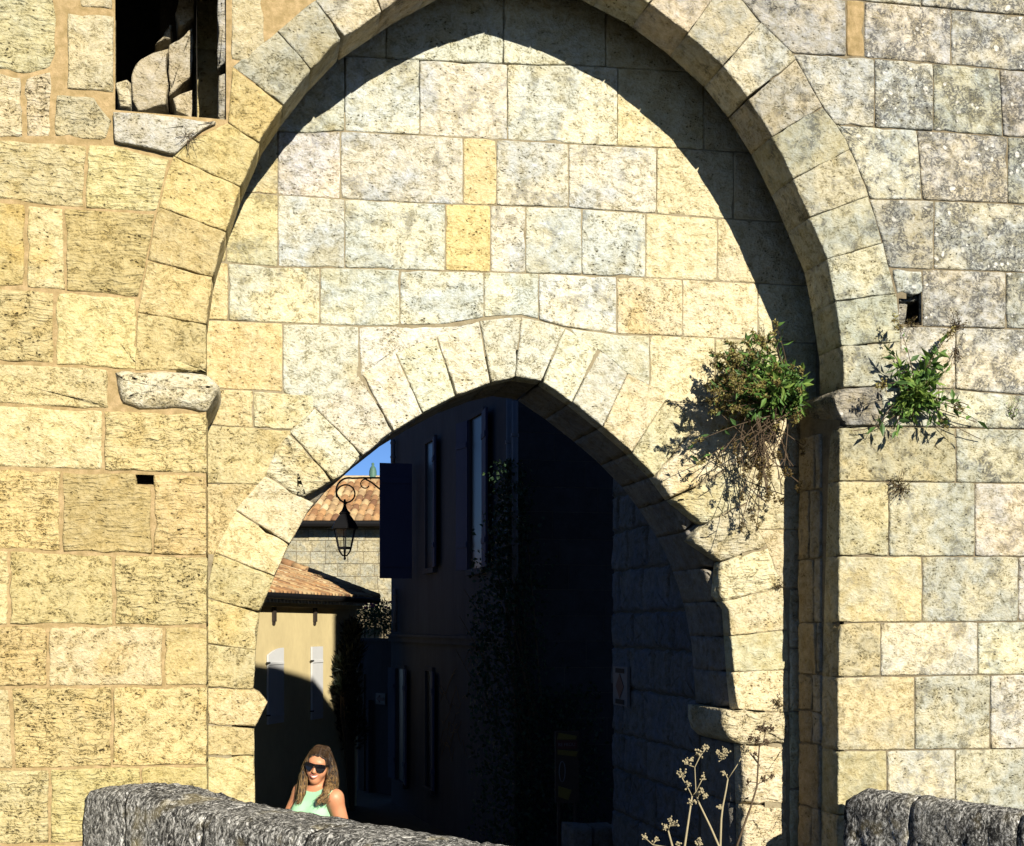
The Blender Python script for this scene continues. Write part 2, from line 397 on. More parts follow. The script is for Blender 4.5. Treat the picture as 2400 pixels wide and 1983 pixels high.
def inpoly(x, y, P):
    c = False
    for i in range(len(P)):
        (x0, y0), (x1, y1) = P[i - 1], P[i]
        if (y0 > y) != (y1 > y) and x < (x1 - x0) * (y - y0) / (y1 - y0) + x0: c = not c
    return c
def grid_sheet(name, mat, parent, Y, X0, X1, Z0, Z1, holes, step=.07, top=None):
    nx, nz = int((X1 - X0) / step), int((Z1 - Z0) / step); vi = {}; vs = []; fs = []
    def vid(i, k):
        if (i, k) not in vi: vi[(i, k)] = len(vs); vs.append((X0 + i * step, Y + .006 * noise.noise(Vector((i * .6, k * .6, Y))), Z0 + k * step))
        return vi[(i, k)]
    for i in range(nx):
        for k in range(nz):
            x, z = X0 + (i + .5) * step, Z0 + (k + .5) * step
            if any(inpoly(x, z, h) for h in holes): continue
            fs.append((vid(i, k), vid(i + 1, k), vid(i + 1, k + 1), vid(i, k + 1)))
    return link(name, mesh(vs, fs, True), mat, parent)

# ================================================================== THE PLACE
REC = .72                                   # depth of the blind arch
gr = [(-300, 0), (.8, 0), (4.5, -.75), (9.0, -1.3), (30, -1.5), (600, -1.5)]        # level before the gate, falling behind it
mb0 = MB()
for (ya_, za_), (yb_, zb_) in zip(gr, gr[1:]): mb0.add([(-300, ya_, za_), (300, ya_, za_), (300, yb_, zb_), (-300, yb_, zb_)], [(0, 1, 2, 3)])
tag(mb0.build('ground', M['ground']), 'worn grey paving of the street', None, kind='structure')
del COL.objects['ground']['label']

gate = thing('gatehouse', (2.4, 0, 0), 'golden limestone town gatehouse with a pointed arch inside a taller blind arch', 'gatehouse')
# ---- outlines of the two arches, traced on the facade and on the recessed wall
OI = [(484, 2300), (484, 905), (484, 760), (499, 649), (514, 594), (564, 438), (617, 316), (663, 248), (729, 163), (800, 90), (933, 0), (1080, -80), (1228, -122),
      (1370, -72), (1508, 0), (1600, 69), (1695, 155), (1752, 229), (1809, 320), (1867, 438), (1939, 610), (1958, 711), (1975, 825), (1975, 905), (1967, 1100), (1960, 2300)]
OE = [(316, 905), (318, 800), (322, 733), (345, 609), (369, 484), (404, 366), (440, 330), (533, 289), (545, 155), (650, 72), (739, 0), (850, -90), (960, -170), (1085, -220), (1228, -262),
      (1370, -215), (1480, -170), (1590, -90), (1741, 0), (1783, 53), (1859, 126), (1924, 244), (1981, 324), (2030, 438), (2068, 563), (2091, 661), (2099, 684), (2110, 768), (2112, 905)]
OJ = [((484, 868), (316, 868)), ((484, 760), (322, 733)), ((499, 649), (345, 609)), ((526, 543), (369, 484)), ((564, 440), (404, 366)), ((609, 335), (533, 289)), ((664, 245), (545, 155)),
      ((729, 163), (650, 72)), ((806, 86), (739, 0)), ((895, 26), (850, -90)), ((1000, -45), (960, -170)), ((1110, -90), (1085, -220)), ((1228, -122), (1228, -262)), ((1340, -84), (1370, -215)),
      ((1430, -50), (1480, -170)), ((1520, 8), (1600, -85)), ((1612, 80), (1690, -30)), ((1695, 155), (1779, 57)), ((1756, 232), (1863, 141)), ((1809, 320), (1924, 253)), ((1859, 420), (1981, 354)),
      ((1897, 510), (2023, 463)), ((1939, 607), (2065, 571)), ((1958, 706), (2099, 688)), ((1973, 811), (2110, 802)), ((1975, 908), (2112, 905))]
Y0, Y1 = 0.0, REC
LEFT_T = [(.69, .565, .28), (.67, .54, .255), (.71, .595, .32), (.645, .515, .235)]
def tint(px, py, wall):
    j = lambda c, a=.03: tuple(max(.02, x * (1 + random.uniform(-a, a))) for x in c)
    if wall == 'L':
        c = random.choice(LEFT_T); k = max(0, min(1, (560 - py) / 400)) * .55
        c = tuple(a * (1 - k) + b * k for a, b in zip(c, (.66, .60, .43)))
        return j(c) + (.02 + .12 * k,)
    if wall == 'R':
        k = max(0, min(1, (1150 - py) / 500)); k2 = max(0, min(1, (px - 1950) / 250))
        c = tuple(a * (1 - k) + b * k for a, b in zip((.70, .64, .46), (.64, .60, .47)))
        if py > 1050 and px < 2150: c = (.68, .58, .34)
        return j(c) + ((.25 + .75 * k) * (.35 + .65 * k2) if py < 1180 else .12 + .14 * k2,)
    if wall == 'V':                          # voussoirs of the tall arch
        if px < 620: return j(random.choice(LEFT_T)) + (.03,)
        return j((.60, .55, .40) if px > 1700 else (.60, .54, .38)) + (.22 if px < 900 else .30,)
    if wall == 'W':                          # recessed wall
        k = max(0, min(1, (px - 560) / 160)) if py < 900 else max(0, min(1, (px - 560) / 260))
        c = tuple(a * (1 - k) + b * k for a, b in zip((.73, .60, .31), (.76, .72, .565)))
        if px > 1480: c = (.77, .68, .43)
        g_ = .22 if (560 < px < 1500 and 180 < py < 740) else .05
        return j(c) + (g_,)
mid = [((a[0] + b[0]) / 2, (a[1] + b[1]) / 2) for a, b in OJ]
hole = topl([(480, 2400)] + [(480, 905)] + mid + [(2005, 905), (1990, 1200), (1985, 2400)], 0)
slot = topl([(272, -22), (540, -22), (538, 282), (300, 262), (272, 262)], 0)
holes = [hole, slot, topl([(322, 1108), (356, 1108), (356, 1130), (322, 1130)], 0), topl([(2104, 690), (2158, 690), (2158, 760), (2104, 760)], 0)]
fwl = grid_sheet('front_wall', M['mortar'], gate, .010, -3.2, 2.4, -.1, 8.1, holes)
fwr = grid_sheet('front_wall', M['mortar_grey'], gate, .014, 2.4, 8.0, -.1, 8.1, holes)
for o_ in (fwl, fwr): pass
GL, GR_ = .008, .005
def course_wall(frameY, parent, wall, lines, joints, lb, rb, gap, depth, first_depth=None, last_depth=None, **kw):
    for i in range(len(lines) - 1):
        xs = [lb] + list(joints[i]) + [rb]
        for k in range(len(xs) - 1):
            if xs[k + 1] is None or xs[k] is None: continue
            P = cellpoly(xs[k], xs[k + 1], lines[i], lines[i + 1])
            cx = sum(p[0] for p in P) / len(P); cy = sum(p[1] for p in P) / len(P)
            d = depth
            if k == 0 and first_depth: d = first_depth(cy)
            if k == len(xs) - 2 and last_depth: d = last_depth(cy)
            stone(topl(P, frameY), yframe(frameY), parent, color=tint(cx, cy, wall), gap=gap, depth=d, **kw)
# ---- left of the arch
LX = sorted([(y, x) for x, y in OE[:6]]) + [(906, 486), (2300, 488)]
LX = [(-400, 533)] + [(366, 404), (484, 369), (609, 345), (733, 322), (867, 316), (868.5, 486), (2300, 488)]
LL = [[(-300, 318), (0, 326), (267, 339), (404, 372)], [(-300, 455), (0, 470), (152, 486), (347, 497)], [(-300, 655), (0, 672), (152, 682), (320, 697)], [(-300, 836), (0, 848), (129, 855), (320, 868), (486, 871)],
      [(-300, 935), (0, 948), (247, 961), (487, 968)], [(-300, 1086), (0, 1097), (244, 1103), (482, 1113)], [(-300, 1278), (0, 1287), (244, 1299), (487, 1304)],
      [(-300, 1466), (487, 1467)], [(-300, 1614), (487, 1608)], [(-300, 1810), (0, 1804), (263, 1798), (487, 1794)], [(-300, 2000), (0, 1981), (400, 1972), (487, 1966)], [(-300, 2170), (487, 2130)]]
LJ = [[-120, [(320, 205), (480, 198)]], [-150, 60, [(480, 150), (680, 155)]], [-100, 129], [-160, 256], [-130, 243], [-90, 143, 358], [-140, 21, 268], [-100, 112, 383], [-130, [(1600, 23), (1800, 32)], 263], [-60, 116, 330], [-20, 200]]
for i in range(len(LL) - 1):
    rb = LX
    xs = [-330] + LJ[i] + [rb]
    for k in range(len(xs) - 1):
        if i == 3 and k == len(xs) - 2: continue           # the carved impost stands here
        P = cellpoly(xs[k], xs[k + 1], LL[i], LL[i + 1])
        cx = sum(p[0] for p in P) / len(P); cy = sum(p[1] for p in P) / len(P)
        if i == 5 and k == 2: P = [(143, 1103), (318, 1107), (320, 1133), (357, 1134), (358, 1302), (143, 1294)]
        last = k == len(xs) - 2
        stone(topl(P, 0), yframe(0), fwl, color=tint(cx, cy, 'L'), gap=.011 if not last else .008, depth=REC if last and cy > 860 else .06, amp=.010, wob=.008,
              mat='stone_rough' if random.random() < .3 else 'stone')
stone(topl([(268, 873), (300, 869), (480, 874), (519, 906), (506, 938), (487, 966), (330, 957), (282, 948)], 0), yframe(0), fwl, 'stone', (.76, .68, .47, .03), gap=.004, depth=REC, proud=.05, amp=.016, wob=.012, edge=.03, name='impost')
def c1(*p): return [(x * .3808, y * .3808) for x, y in p]
for P, rough in ((c1((-700, -60), (330, -60), (350, 110), (350, 320), (318, 420), (140, 450), (-300, 380), (-700, 400)), 1), (c1((410, 72), (705, 90), (705, 572), (410, 552)), 0), (c1((-700, 410), (-300, 395), (132, 468), (140, 850), (-700, 840)), 1),
                 (c1((150, 478), (320, 432), (310, 850), (160, 850)), 1), (c1((330, 582), (570, 592), (700, 742), (650, 862), (330, 842)), 1), (c1((470, -80), (700, -80), (700, 62), (490, 44)), 0),
                 (c1((715, 492), (800, 480), (806, 668), (718, 668)), 1)):
    stone(topl(P, 0), yframe(0), fwl, 'stone_rough' if rough else 'stone', tint(100, 120, 'L'), gap=.008, depth=.10, amp=.013 if rough else .006, wob=.012 if rough else .005)
stone(topl(c1((690, 692), (900, 700), (1172, 738), (1340, 760), (1250, 800), (1085, 962), (700, 884)), 0), yframe(0), fwl, 'stone', (.66, .60, .46, .14), depth=.45, proud=.035, amp=.008, name='sill')
stone(topl([(541, -80), (617, -80), (621, 144), (541, 140)], 0), yframe(0), fwl, 'stone', tint(560, 60, 'L'), depth=.3)
# rubble seen inside the slot, a step back
for P, Y in ((c1((806, 425), (860, 362), (1030, 292), (1030, 640), (850, 682), (806, 610)), .30), (c1((1036, 272), (1192, 172), (1176, 480), (1040, 592)), .33), (c1((1080, 85), (1132, -60), (1212, -60), (1202, 112), (1092, 172)), .36),
             (c1((942, 282), (1010, 190), (1060, 150), (1060, 236)), .40), (c1((1062, 602), (1180, 542), (1186, 742), (1082, 684)), .26)):
    stone(topl(P, Y), yframe(Y), fwl, 'stone', (.58, .50, .35, .05), gap=.003, depth=.35, amp=.010, wob=.012, soft=.08)
for P in (c1((1338, -80), (1412, -80), (1410, 360), (1340, 440)), c1((1340, 462), (1406, 446), (1404, 752), (1338, 742))):
    stone(topl(P, .05), yframe(.05), fwl, 'stone_rough', (.48, .43, .33, .3), gap=.002, depth=.40, amp=.014, wob=.010)
# ---- right of the arch
RX = [(-400, 1560), (-90, 1590), (0, 1741), (53, 1783), (126, 1859), (244, 1924), (324, 1981), (438, 2030), (563, 2068), (661, 2091), (768, 2110), (905, 2112), (906, 2066), (998, 2066), (1000, 1968), (1100, 1967), (2300, 1960)]
RL = [[(1600, -170), (2700, -75)], [(1600, -35), (2049, 4), (2400, 36), (2700, 62)], [(1859, 126), (2022, 133), (2400, 166), (2700, 190)], [(1969, 293), (2133, 303), (2400, 322), (2700, 342)], [(2034, 466), (2164, 468), (2400, 478), (2700, 495)],
      [(2095, 628), (2400, 638), (2700, 648)], [(2114, 764), (2400, 771), (2700, 778)], [(2066, 905), (2240, 912), (2400, 926), (2700, 935)], [(1967, 1000), (2095, 999), (2400, 1006), (2700, 1012)], [(1967, 1127), (2400, 1133), (2700, 1136)],
      [(1967, 1303), (2400, 1305), (2700, 1306)], [(1967, 1459), (2700, 1456)], [(1967, 1587), (2400, 1581), (2700, 1577)], [(1966, 1760), (2400, 1755), (2700, 1751)], [(1960, 1912), (2700, 1895)], [(1960, 2080), (2700, 2050)]]
RJ = [[1930, 2160, 2480], [1984, 2027, 2230, 2480], [2051, 2188, [(320, 2352), (166, 2344)][::-1], 2540], [[(303, 2150), (468, 2163)], 2363, 2560], [2190, 2410, 2600], [2163, 2358, 2560], [2240, 2470], [2200, 2420, 2590], [2242, 2500], [2084, 2286, 2520], [2163, 2388, 2580],
      [2065, 2293, 2500], [2145, 2322, 2550], [2080, 2240, 2480], [2120, 2380, 2600]]
for i in range(len(RL) - 1):
    xs = [RX] + RJ[i] + [2720]
    for k in range(len(xs) - 1):
        if i == 1 and k == 1: continue                    # broad brown mortar joint
        P = cellpoly(xs[k], xs[k + 1], RL[i], RL[i + 1])
        if i == 5 and k == 0:
            P = [(2112, 765), (2163, 767), (2163, 766), (2112, 764)]; continue
        cx = sum(p[0] for p in P) / len(P); cy = sum(p[1] for p in P) / len(P)
        stone(topl(P, 0), yframe(0), fwr, color=tint(cx, cy, 'R'), gap=.005, depth=.28 if k == 0 and cy > 1000 else .06, amp=.005, wob=.004)
stone(topl([(1984, -2), (2026, 2), (2026, 133), (1984, 131)], .008), yframe(.008), fwr, M['mortar'], gap=.001, amp=.01, name='mortar_patch')
stone(topl([(2093, 629), (2163, 632), (2164, 684), (2140, 692), (2112, 686), (2099, 692)], 0), yframe(0), fwr, 'stone', tint(2130, 660, 'R'), gap=.004, amp=.008, wob=.012)
stone(topl([(2100, 690), (2162, 690), (2162, 706), (2100, 712)], .10), yframe(.10), fwr, 'stone_rough', (.3, .28, .22, .8), amp=.02, depth=.3)
stone(topl([(2098, 700), (2130, 705), (2122, 768), (2098, 768)], .13), yframe(.13), fwr, 'stone_rough', (.45, .40, .30, .7), amp=.02, depth=.3)
# impost at the springing on the right
stone(topl([(1950, 930), (1962, 912), (2064, 906), (2066, 998), (1978, 999), (1960, 962)], 0), yframe(0), fwr, 'stone_rough', (.40, .36, .28, .75), gap=.003, depth=REC, proud=.03, amp=.008, name='impost')
# ---- voussoirs of the tall arch (each runs back into the recess)
for (i0, e0), (i1, e1) in zip(OJ, OJ[1:]):
    P = sub(OI, i0, i1) + sub(OE, e1, e0)
    cx = sum(p[0] for p in P) / len(P); cy = sum(p[1] for p in P) / len(P)
    stone(topl(P, 0), yframe(0), fwl if cx < 1228 else fwr, color=tint(cx, cy, 'V'), gap=.0022, depth=.40, amp=.005, wob=.005, name='voussoir', proud=.004, edge=.005, soft=.06, chip=.05)
# rear order of the tall arch, behind the portcullis groove
OI2 = [(x + (8 if 600 < x < 1200 else 0) - (10 if x > 1300 else 0), y) for x, y in OI]
# ---- reveal of the right jamb: rear blocks
a_, b_ = at(1967, 1300, 0), at(1853, 1300, REC)
uu = Vector((b_.x - a_.x, b_.y - a_.y, 0)); LJB = uu.length; uu.normalize(); nn = Vector((-uu.y, uu.x, 0))
if nn.x > 0: nn = -nn
FRJ = (Vector((a_.x, a_.y, 0)), uu, Vector((0, 0, 1)), nn)
g_ = a_ + uu * (LJB * .83)
MB().add([a_ + nn * -.02 + uu * .02 + Vector((0, 0, -3)), g_ + nn * -.02 + Vector((0, 0, -3)), g_ + nn * -.02 + Vector((0, 0, 1.3)), a_ + nn * -.02 + uu * .02 + Vector((0, 0, 1.3))], [(0, 1, 2, 3)]).build('reveal_bed', M['mortar_grey'], gate)
def zat(py, Y=.3): return at(1910, py, Y).z
for (yt, yb), s_ in zip(((1000, 1015), (1015, 1145), (1145, 1308), (1308, 1459), (1459, 1581), (1581, 1669), (1669, 1745), (1745, 1897), (1897, 2060)), (.5, .5, .6, .52, .46, .55, .55, .42, .55)):
    if yb - yt < 30: continue
    stone([(LJB * s_, zat(yb)), (LJB * .84, zat(yb)), (LJB * .84, zat(yt)), (LJB * s_, zat(yt))], FRJ, fwr, 'stone', (.50, .40, .24, .05), gap=.004, depth=.3, amp=.01, wob=.008)
    stone([(.272, zat(yb)), (LJB * s_, zat(yb)), (LJB * s_, zat(yt)), (.272, zat(yt))], FRJ, fwr, 'stone', (.45, .40, .29, .1), gap=.004, depth=.2, amp=.008, wob=.006)

# ---- recessed wall
II = [(598, 2300), (598, 1870), (596, 1771), (596, 1707), (602, 1697), (628, 1646), (609, 1623), (594, 1615), (600, 1524), (609, 1436), (644, 1351), (663, 1308), (682, 1270), (720, 1202), (736, 1178), (706, 1164), (784, 1126), (800, 1116), (851, 1067), (922, 1011), (990, 969),
      (1067, 928), (1150, 897), (1207, 884), (1268, 893), (1341, 943), (1413, 1000), (1470, 1049), (1535, 1116), (1573, 1168), (1648, 1228), (1618, 1266), (1690, 1314), (1682, 1394), (1708, 1428), (1719, 1588), (1727, 1667), (1735, 1745), (1738, 2300)]
IS = [(598, 2300), (598, 1870), (596, 1771), (596, 1615), (600, 1524), (609, 1436), (644, 1351), (682, 1270), (720, 1202), (784, 1126), (851, 1067), (922, 1011), (990, 969), (1067, 928), (1150, 897), (1207, 884), (1268, 893), (1341, 943), (1413, 1000), (1470, 1049),
      (1535, 1116), (1590, 1190), (1640, 1275), (1672, 1355), (1694, 1430), (1710, 1520), (1720, 1660), (1728, 1745), (1730, 2300)]
IE = [(489, 2300), (489, 1402), (508, 1297), (556, 1198), (625, 1118), (647, 1057), (689, 1011), (743, 962), (800, 920), (850, 882), (929, 832), (1025, 794), (1124, 758), (1223, 749), (1322, 775), (1406, 825), (1470, 880), (1523, 908), (1600, 973), (1653, 1034),
      (1737, 1160), (1813, 1322), (1828, 1379), (1842, 1500), (1848, 2300)]
IJ = [((598, 1900), (489, 1900)), ((596, 1771), (489, 1771)), ((596, 1702), (489, 1697)), ((594, 1617), (489, 1611)), ((600, 1524), (489, 1509)), ((609, 1436), (489, 1402)), ((644, 1351), (508, 1297)), ((678, 1275), (556, 1198)), ((712, 1180), (625, 1118)), ((781, 1127), (685, 1018)),
      ((851, 1067), (743, 962)), ((922, 1011), (845, 886)), ((992, 968), (929, 832)), ((1070, 926), (1025, 794)), ((1152, 896), (1124, 758)), ((1207, 884), (1223, 749)), ((1272, 896), (1322, 778)), ((1341, 943), (1400, 822)), ((1413, 1000), (1470, 880)),
      ((1482, 1060), (1560, 938)), ((1535, 1116), (1625, 1002)), ((1575, 1172), (1700, 1104)), ((1650, 1228), (1748, 1183)), ((1690, 1318), (1795, 1284)), ((1700, 1405), (1828, 1379)), ((1713, 1491), (1842, 1476)), ((1718, 1575), (1843, 1570)), ((1727, 1664), (1845, 1668))]
midI = [((a[0] + b[0]) / 2, (a[1] + b[1]) / 2) for a, b in IJ]
holeI = topl([(560, 2400)] + midI + [(1790, 1668), (1790, 2400)], Y1)
rw = grid_sheet('recess_wall', M['mortar_pale'], gate, REC + .009, -.35, 5.4, -.1, 6.6, [holeI])
WL = [[(400, -140), (1900, -110)], [(400, -30), (1900, 10)], [(400, 110), (1002, 141), (1261, 152), (1333, 153), (1900, 182)], [(400, 292), (716, 312), (800, 307), (983, 316), (1181, 327), (1447, 343), (1581, 347), (1900, 366)], [(400, 440), (609, 453), (800, 466), (990, 476), (1333, 486), (1425, 493), (1600, 506), (1900, 524)],
      [(400, 606), (506, 613), (647, 625), (800, 628), (1028, 634), (1238, 640), (1364, 644), (1600, 655), (1900, 670)], [(400, 746), (602, 754), (716, 760), (876, 764), (1036, 760), (1143, 742), (1223, 738), (1322, 765), (1447, 783), (1562, 787), (1752, 796), (1900, 804)]]
WJ = [[520, 760, 1000, 1250, 1600], [700, 905, 1180, 1420, 1650], [540, 808, 984, 1190, 1447, 1650], [520, 651, 798, 1086, 1164, 1333, 1539, 1720], [530, 651, 808, 1044, 1150, 1232, 1364, 1514, 1682], [535, 750, 937, 1135, 1263, 1446, 1600, 1777]]
for i in range(len(WL) - 1):
    xs = [440] + WJ[i] + [1915]
    for k in range(len(xs) - 1):
        P = cellpoly(xs[k], xs[k + 1], WL[i], WL[i + 1])
        cx = sum(p[0] for p in P) / len(P); cy = sum(p[1] for p in P) / len(P)
        c = tint(cx, cy, 'W')
        if i == 4 and k == 4: c = (.74, .60, .29, .0)
        if i == 3 and k == 4: c = (.72, .60, .34, .0)
        stone(topl(P, Y1), yframe(Y1), rw, color=c, gap=.0035, depth=.05, amp=.004, wob=.003, edge=.005)
EL = sorted([(y, x) for x, y in IE[1:14]]); ER = sorted([(y, x) for x, y in IE[13:-1]]) + [(2300, 1848)]
EL = [(700, 1280)] + EL + [(2300, 489)]; ER = [(700, 1180)] + ER
WLL = [WL[-1], [(470, 909), (522, 912), (617, 916), (724, 924), (900, 930)], [(470, 995), (640, 1006)], [(470, 1132), (640, 1137)], [(470, 1300), (640, 1306)]]
for i, js in enumerate(([663, 841], [594], [], [])):
    xs = [440] + js + [EL]
    for k in range(len(xs) - 1):
        P = cellpoly(xs[k], xs[k + 1], WLL[i], WLL[i + 1])
        if abs(area(P)) < 900: continue
        cx = sum(p[0] for p in P) / len(P); cy = sum(p[1] for p in P) / len(P)
        if i == 0 and k == 2: P = [(841, 766), (940, 764), (1020, 766), (1090, 762), (1118, 757), (1025, 793), (929, 831), (845, 884)]
        if i == 0 and k == 1: P = [(663, 758), (841, 764), (841, 888), (800, 918), (745, 958), (663, 920)]
        if i == 1 and k == 1: P = [(594, 917), (735, 926), (735, 966), (689, 1008), (640, 1006), (594, 1002)]
        stone(topl(P, Y1), yframe(Y1), rw, color=tint(cx, cy, 'W'), gap=.0035, depth=.05, amp=.006, wob=.004, edge=.005)
WRL = [WL[-1], [(1400, 936), (1600, 943), (1900, 948)], [(1600, 1090), (1900, 1094)], [(1600, 1240), (1900, 1242)], [(1600, 1379), (1900, 1379)]]
for i, js in enumerate(([1523, 1676], [1760], [], [])):
    xs = [ER] + js + [1915]
    for k in range(len(xs) - 1):
        P = cellpoly(xs[k], xs[k + 1], WRL[i], WRL[i + 1])
        if i == 0 and k == 0: P = [(1335, 768), (1447, 784), (1523, 787), (1523, 906), (1470, 878), (1408, 823), (1345, 787)]
        if abs(area(P)) < 900: continue
        cx = sum(p[0] for p in P) / len(P); cy = sum(p[1] for p in P) / len(P)
        stone(topl(P, Y1), yframe(Y1), rw, color=tint(cx, cy, 'W'), gap=.0035, depth=.05, amp=.006, wob=.004, edge=.005)
for k, (ya, yb) in enumerate(((1379, 1520), (1520, 1668), (1668, 1850), (1850, 2060))):     # narrow strip right of the inner ring
    stone(topl([(1850, ya), (1915, ya), (1915, yb), (1850, yb)], Y1), yframe(Y1), rw, 'stone', tint(1850, 1500, 'W'), gap=.004)
# ---- inner ring, three stones deep
for (i0, e0), (i1, e1) in zip(IJ, IJ[1:]):
    gx, gy = 1195, 1500
    P = sub(II, i0, i1) + [(x + 7 * (x - gx) / math.hypot(x - gx, y - gy), y + 7 * (y - gy) / math.hypot(x - gx, y - gy)) for x, y in sub(IE, e1, e0)]
    cx = sum(p[0] for p in P) / len(P); cy = sum(p[1] for p in P) / len(P)
    broken = cx > 1600 and cy < 1420 or (cx < 760 and 1100 < cy < 1200)
    col = tint(cx, cy, 'W')
    stone(topl(P, Y1), yframe(Y1), rw, 'stone_rough' if broken else 'stone', col, gap=.002, depth=.15, proud=.004, amp=.016 if broken else .006, wob=.016 if broken else .004, edge=.014 if broken else .006, soft=.2 if broken else .08, name='voussoir')
    Q = sub(IS, i0, i1)
    Q = Q + [(q[0] + (45 if q[0] > 1230 else -45), q[1] - (45 if q[1] < 1300 else 0)) for q in reversed(Q)]
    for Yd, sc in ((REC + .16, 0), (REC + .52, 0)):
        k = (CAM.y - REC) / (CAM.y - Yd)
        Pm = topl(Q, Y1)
        stone([(x, z) for x, z in Pm], yframe(Yd), rw, 'stone_shaded', (.32, .29, .24, .15), gap=.005, depth=.36, amp=.008, wob=.008, edge=.015, name='voussoir')  # darker tint than the front stones, shade put into the colour
# jambs below the springing
stone(topl([(1692, 1664), (1735, 1664), (1850, 1669), (1850, 1712), (1833, 1745), (1738, 1746), (1716, 1738), (1700, 1722), (1692, 1695)], Y1), yframe(Y1), rw, 'stone_rough', (.70, .61, .40, .05), gap=.003, depth=.80, proud=.03, amp=.014, wob=.016, edge=.02, step=.035, name='impost')
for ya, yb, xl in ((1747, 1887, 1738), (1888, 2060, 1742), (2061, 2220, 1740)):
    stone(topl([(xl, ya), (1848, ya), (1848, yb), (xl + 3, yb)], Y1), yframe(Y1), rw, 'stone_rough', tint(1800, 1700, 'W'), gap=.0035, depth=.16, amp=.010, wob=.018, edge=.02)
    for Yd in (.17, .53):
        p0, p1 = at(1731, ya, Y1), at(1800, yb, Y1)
        stone([(p0.x, p1.z), (p1.x, p1.z), (p1.x, p0.z), (p0.x, p0.z)], yframe(REC + Yd), rw, 'stone_shaded', (.32, .29, .24, .15), gap=.005, depth=.36, amp=.01, wob=.012, edge=.02)  # same darkened tint, shade carried by the colour
stone(topl([(489, 1900), (598, 1900), (600, 2060), (489, 2060)], Y1), yframe(Y1), rw, 'stone', tint(540, 1700, 'W'), depth=.5)
stone(topl([(489, 2060), (598, 2060), (600, 2230), (489, 2230)], Y1), yframe(Y1), rw, 'stone', tint(540, 1700, 'W'), depth=.5)

# ---- unseen wall, top shaped to cast shade, above and beside the picture, and the dark core behind the slot and putlog holes
_d = Vector((math.sin(R(30)), math.cos(R(30)), 0)); _n = Vector((_d.y, -_d.x, 0)); _p = at(600, 1560, 14.2)
TOP = []
for px_, py_ in ((600, 1557), (640, 1563), (700, 1580), (728, 1590), (752, 1620), (810, 1697)):
    q = onplane(px_, py_, _p, _n); k = (q.y - .7) / -SUN.y; TOP.append((q.x + SUN.x * k, q.z + SUN.z * k))
TOP = [(-8, TOP[0][1] - .1)] + TOP[:-1] + [(TOP[-1][0] - .27, TOP[-1][1] + .1), (TOP[-1][0] - .26, 10.9), (14, 10.9)]  # right end raised out of view to shade the gable, ivy and pipe
print('wall top', [(round(x, 2), round(z_, 2)) for x, z_ in TOP])
mb = MB()
for (x0, z0), (x1, z1) in zip(TOP, TOP[1:]):
    mb.hexa([(x0, .02, 8.05), (x1, .02, 8.05), (x1, .7, 8.05), (x0, .7, 8.05), (x0, .02, z0), (x1, .02, z1), (x1, .7, z1), (x0, .7, z0)])
mb.build('upper_wall_caster', M['stone'], gate, color=(.26, .23, .15, .3))
mb = MB(); mb.box((-5.55, .36, 4.2), 4.75, .68, 8.0); mb.box((10.95, .36, 4.2), 5.95, .68, 8.0)
mb.build('flank_wall', M['stone'], gate, color=(.27, .24, .14, .2))
mb = MB(); mb.add([(-3.2, 1.9, 0), (-.12, 1.9, 0), (-.12, 1.9, 8.3), (-3.2, 1.9, 8.3)], [(0, 1, 2, 3)]); mb.add([(-.12, .1, 0), (-.12, 1.9, 0), (-.12, 1.9, 8.3), (-.12, .1, 8.3)], [(0, 1, 2, 3)]); mb.add([(-3.2, .1, 8), (-.12, .1, 8), (-.12, 1.9, 8), (-3.2, 1.9, 8)], [(0, 1, 2, 3)]); mb.add([(5.2, .4, 0), (8, .4, 0), (8, .4, 8.3), (5.2, .4, 8.3)], [(0, 1, 2, 3)])
mb.add([(-.4, REC + .05, 6.5), (5.6, REC + .05, 6.5), (5.6, REC + .05, 8.12), (-.4, REC + .05, 8.12)], [(0, 1, 2, 3)])
mb.build('rubble_core', M['core'], gate)
mb = MB(); mb.box(at(339, 1120, .3), .2, .02, .2); mb.build('putlog_back', M['core'], gate)
# ---- passage wall on the right, behind the arch
XJ = at(1722, 1600, REC).x
FP = (Vector((XJ, 0, 0)), Vector((0, 1, 0)), Vector((0, 0, 1)), Vector((-1, 0, 0)))
pc = MB(); pc.box((XJ + .32, 2.88, 1.7), .6, 2.58, 5.5); pcore = pc.build('passage_wall', M['core'], gate)
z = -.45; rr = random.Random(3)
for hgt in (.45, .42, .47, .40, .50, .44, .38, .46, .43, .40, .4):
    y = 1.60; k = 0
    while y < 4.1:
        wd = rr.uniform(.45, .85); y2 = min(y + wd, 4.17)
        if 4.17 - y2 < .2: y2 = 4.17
        stone([(y, z), (y2, z), (y2, z + hgt), (y, z + hgt)], FP, pcore, 'stone_shaded', (.20, .20, .20, .2), gap=.008, depth=.05, proud=.012, amp=.012, wob=.014, edge=.02)  # dark grey tint paints the passage shade into the blocks
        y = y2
    z += hgt
